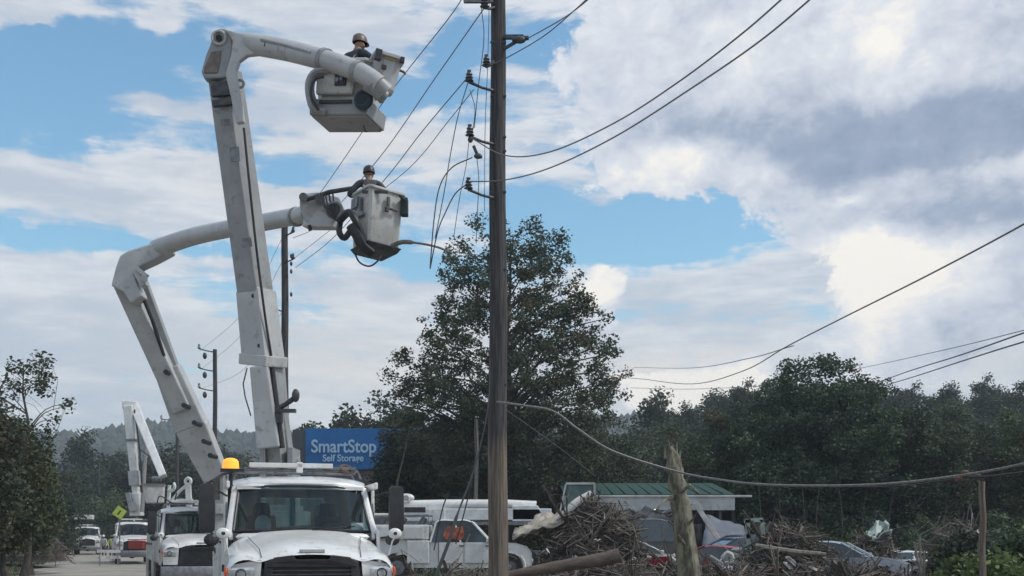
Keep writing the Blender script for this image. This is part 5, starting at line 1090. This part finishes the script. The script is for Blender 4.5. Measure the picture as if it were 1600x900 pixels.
for i, (x, y, Yt, s, lb_) in enumerate(((855,864,29.5,.16,'pale lump of concrete on the left of the tall heap'),(932,845,30.8,.10,'small white scrap caught in the tall heap'),(1055,872,28,.16,'white bag of rubbish beside the broken trunk'),(1268,884,27,.2,'pale stone on the branch heap'),(1484,862,32,.14,'white scrap in the weeds near the slim post'),(1515,826,34,.22,'pale pinkish boulder behind the slim post'),(1230,880,28,.2,'flat pale stone low on the branch heap'),(988,874,31,.2,'pile of pale scrap at the white car'))):
    g = random.Random(i+40); q = MB(); c = P(x,y,Yt); s *= 1.25
    for _ in range(3):
        R_ = Euler((g.uniform(-.9,.9),g.uniform(-.9,.9),g.uniform(0,3))).to_matrix(); q.box(c+Vector((g.uniform(-.5,.5),g.uniform(-.5,.5),g.uniform(-.3,.3)))*s, (s*g.uniform(.7,1.5),s*g.uniform(.4,.9),s*g.uniform(.08,.35)), R=R_, taper=(g.uniform(.5,1),g.uniform(.5,1)))
    tag(q.build('scrap', dpale, bevel=.01), lb_, 'debris')
# broken trunk, pale and lichened
tm = mat('lichened_trunk', (.27,.26,.19), .9, 0, (.10,.088,.066), 2.6, 1.0, 16, stretch=(3,3,1), col3=(.30,.31,.12))
base = P(1077,838,22); t = thing('snapped_tree', 'snapped pale lichened tree trunk leaning slightly left with a splintered top', 'tree trunk', Vector((base.x, base.y, 0)))
g = random.Random(4); q = MB(); cpx = [(1080,1000,44),(1077,900,42),(1073,860,39),(1069,830,36),(1065,800,34),(1063,785,35),(1060,770,28),(1058,757,33),(1056,745,27),(1054,733,31),(1053,722,25),(1051,712,24),(1050,706,17),(1048,698,6)]; secs = []
for x, y, w in cpx:
    c = P(x,y,22); r_ = w*.43*22/F; secs.append([c+Vector((r_*math.cos(a)*g.uniform(.86,1.14), r_*math.sin(a)*g.uniform(.76,1.24), g.uniform(-.06,.06))) for a in [k*2*PI/14 for k in range(14)]])
q.loft(secs); q.build('trunk', tm, t, world=True, smooth=True)
q = MB();  [q.tube([P(1050+dx,716,22), P(1050+dx*1.3,700-hh,22)], [.05,.006], 4) for dx, hh in ((-9,4),(-4,14),(1,6),(6,10),(10,-3))]; [q.tube([P(x_,y_,21.8), P(x_+dx,y_-12,21.7)], [.035,.008], 4) for x_,y_,dx in ((1040,735,-6),(1072,752,8),(1052,790,-8),(1080,815,8),(1062,845,-7))]; q.tube(W((1070,850,21.8),(1060,835,21.6)), [.04,.01], 5); q.tube(W((1044,705,22),(1045,696,22)),[.05,.01],5); q.build('splinters', tm, t, world=True, smooth=True)
for a_ in (((1062,770,21.9),(1078,758,21.6),(1092,770,21.5)), ((1052,775,21.9),(1036,784,21.6),(1026,796,21.5))):
    q = MB(); q.tube(W(*a_), [.05,.03,.015], 6); q.build('limb_stub', tm, t, world=True, smooth=True)
# thin sapling behind the nearest truck
q = MB(); q.tube(spline(W((616,790,50),(621,752,50),(630,715,50),(640,670,50)),4), [.06-.004*k for k in range(13)], 6)
tag(q.build('sapling', bark, smooth=True), 'thin bare sapling between the blue sign and the big pole', 'tree')
q = MB(); q.tube(spline(W((744,655,52),(745,720,52),(743,785,52)),3), .09, 6); tag(q.build('dead_sapling', palebark, smooth=True), 'grey bare stem standing left of the big pole', 'tree trunk')
# roadside sign, worker, tote and barrels far down the road
t = thing('warning_sign', 'tilted yellow green diamond sign left of the distant truck', 'sign', (bx(187,66),66,0)); zc = P(0,801,66).z
q = MB(); q.cyl((0,0,0),(0,0,zc),.04,n=8); q.build('post', mgrey, t); q = MB(); q.box((0,-.06,zc),(.62,.03,.62), R=Euler((0,math.radians(35),.1)).to_matrix()); pl_ = q.build('sign_plate', mat('yellow_green_sheeting',(.50,.62,.10),.5), t, bevel=.02)
q = MB(); q.box((0,-.085,zc),(.08,.02,.32), R=Euler((0,math.radians(35),.1)).to_matrix()); q.build('symbol', black, pl_)
hv = mat('hi_vis_vest',(.50,.60,.12),.8)
worker('road worker in a pale shirt standing beside the far barricade', (bx(163,92),92,0), math.radians(170), (((-.28,.05,1.12),(-.26,.2,.92)),((.28,.05,1.12),(.26,.2,.92))), mat('pale_shirt',(.5,.5,.5),.8), mat('white_hard_hat',(.7,.7,.7),.4), group='road workers far down the road')
worker('road worker in a light vest nearer the distant truck', (bx(175,88),88,0), math.radians(200), (((-.28,.05,1.12),(-.26,.2,.92)),((.28,.05,1.12),(.26,.2,.92))), hv, mat('white_hard_hat',(.7,.7,.7),.4), group='road workers far down the road')
t = thing('barricade', 'pale folding barricade on the road left of the distant truck', 'barricade', (bx(170,64),64,0.03), .3)
for xx in (-.5,.5):
    q = MB(); q.beam((xx,-.25,0),(xx,0,1.0),.05,.05); q.beam((xx,.25,0),(xx,0,1.0),.05,.05); q.build('leg', mgrey, t)
for z in (.5,.85):
    q = MB(); q.beam((-.65,-.1,z),(.65,-.1,z),.03,.18,side=(0,1,0)); q.build('rail', pale, t)
q = MB(); q.box(P(214,851,66),(.85,.5,.5), taper=(1.08,1.08)); q.box(P(214,843,66),(.95,.58,.06)); tag(q.build('storage_tote', mat('red_plastic',(.30,.04,.03),.5), bevel=.03), 'dark red tote strapped at the nose of the distant truck', 'tote')
# the two distant trucks keep their own paint; haze: the valley air
q = MB(); q.box((-100,495,44.5),(2300,1110,92)); hz = q.build('haze', (lambda: None)() or mat('haze_tmp',(1,1,1))); 
hm = bpy.data.materials.new('valley_haze'); hm.use_nodes = True; nt = hm.node_tree; nt.nodes.clear(); o_ = nt.nodes.new('ShaderNodeOutputMaterial'); v_ = nt.nodes.new('ShaderNodeVolumePrincipled'); v_.inputs['Density'].default_value = .00055; v_.inputs['Color'].default_value = (.80,.91,1,1); v_.inputs['Anisotropy'].default_value = .1
nt.links.new(v_.outputs[0], o_.inputs['Volume']); hz.data.materials.clear(); hz.data.materials.append(hm); tag(hz, 'pale blue haze in the valley air', 'haze', kind='stuff')
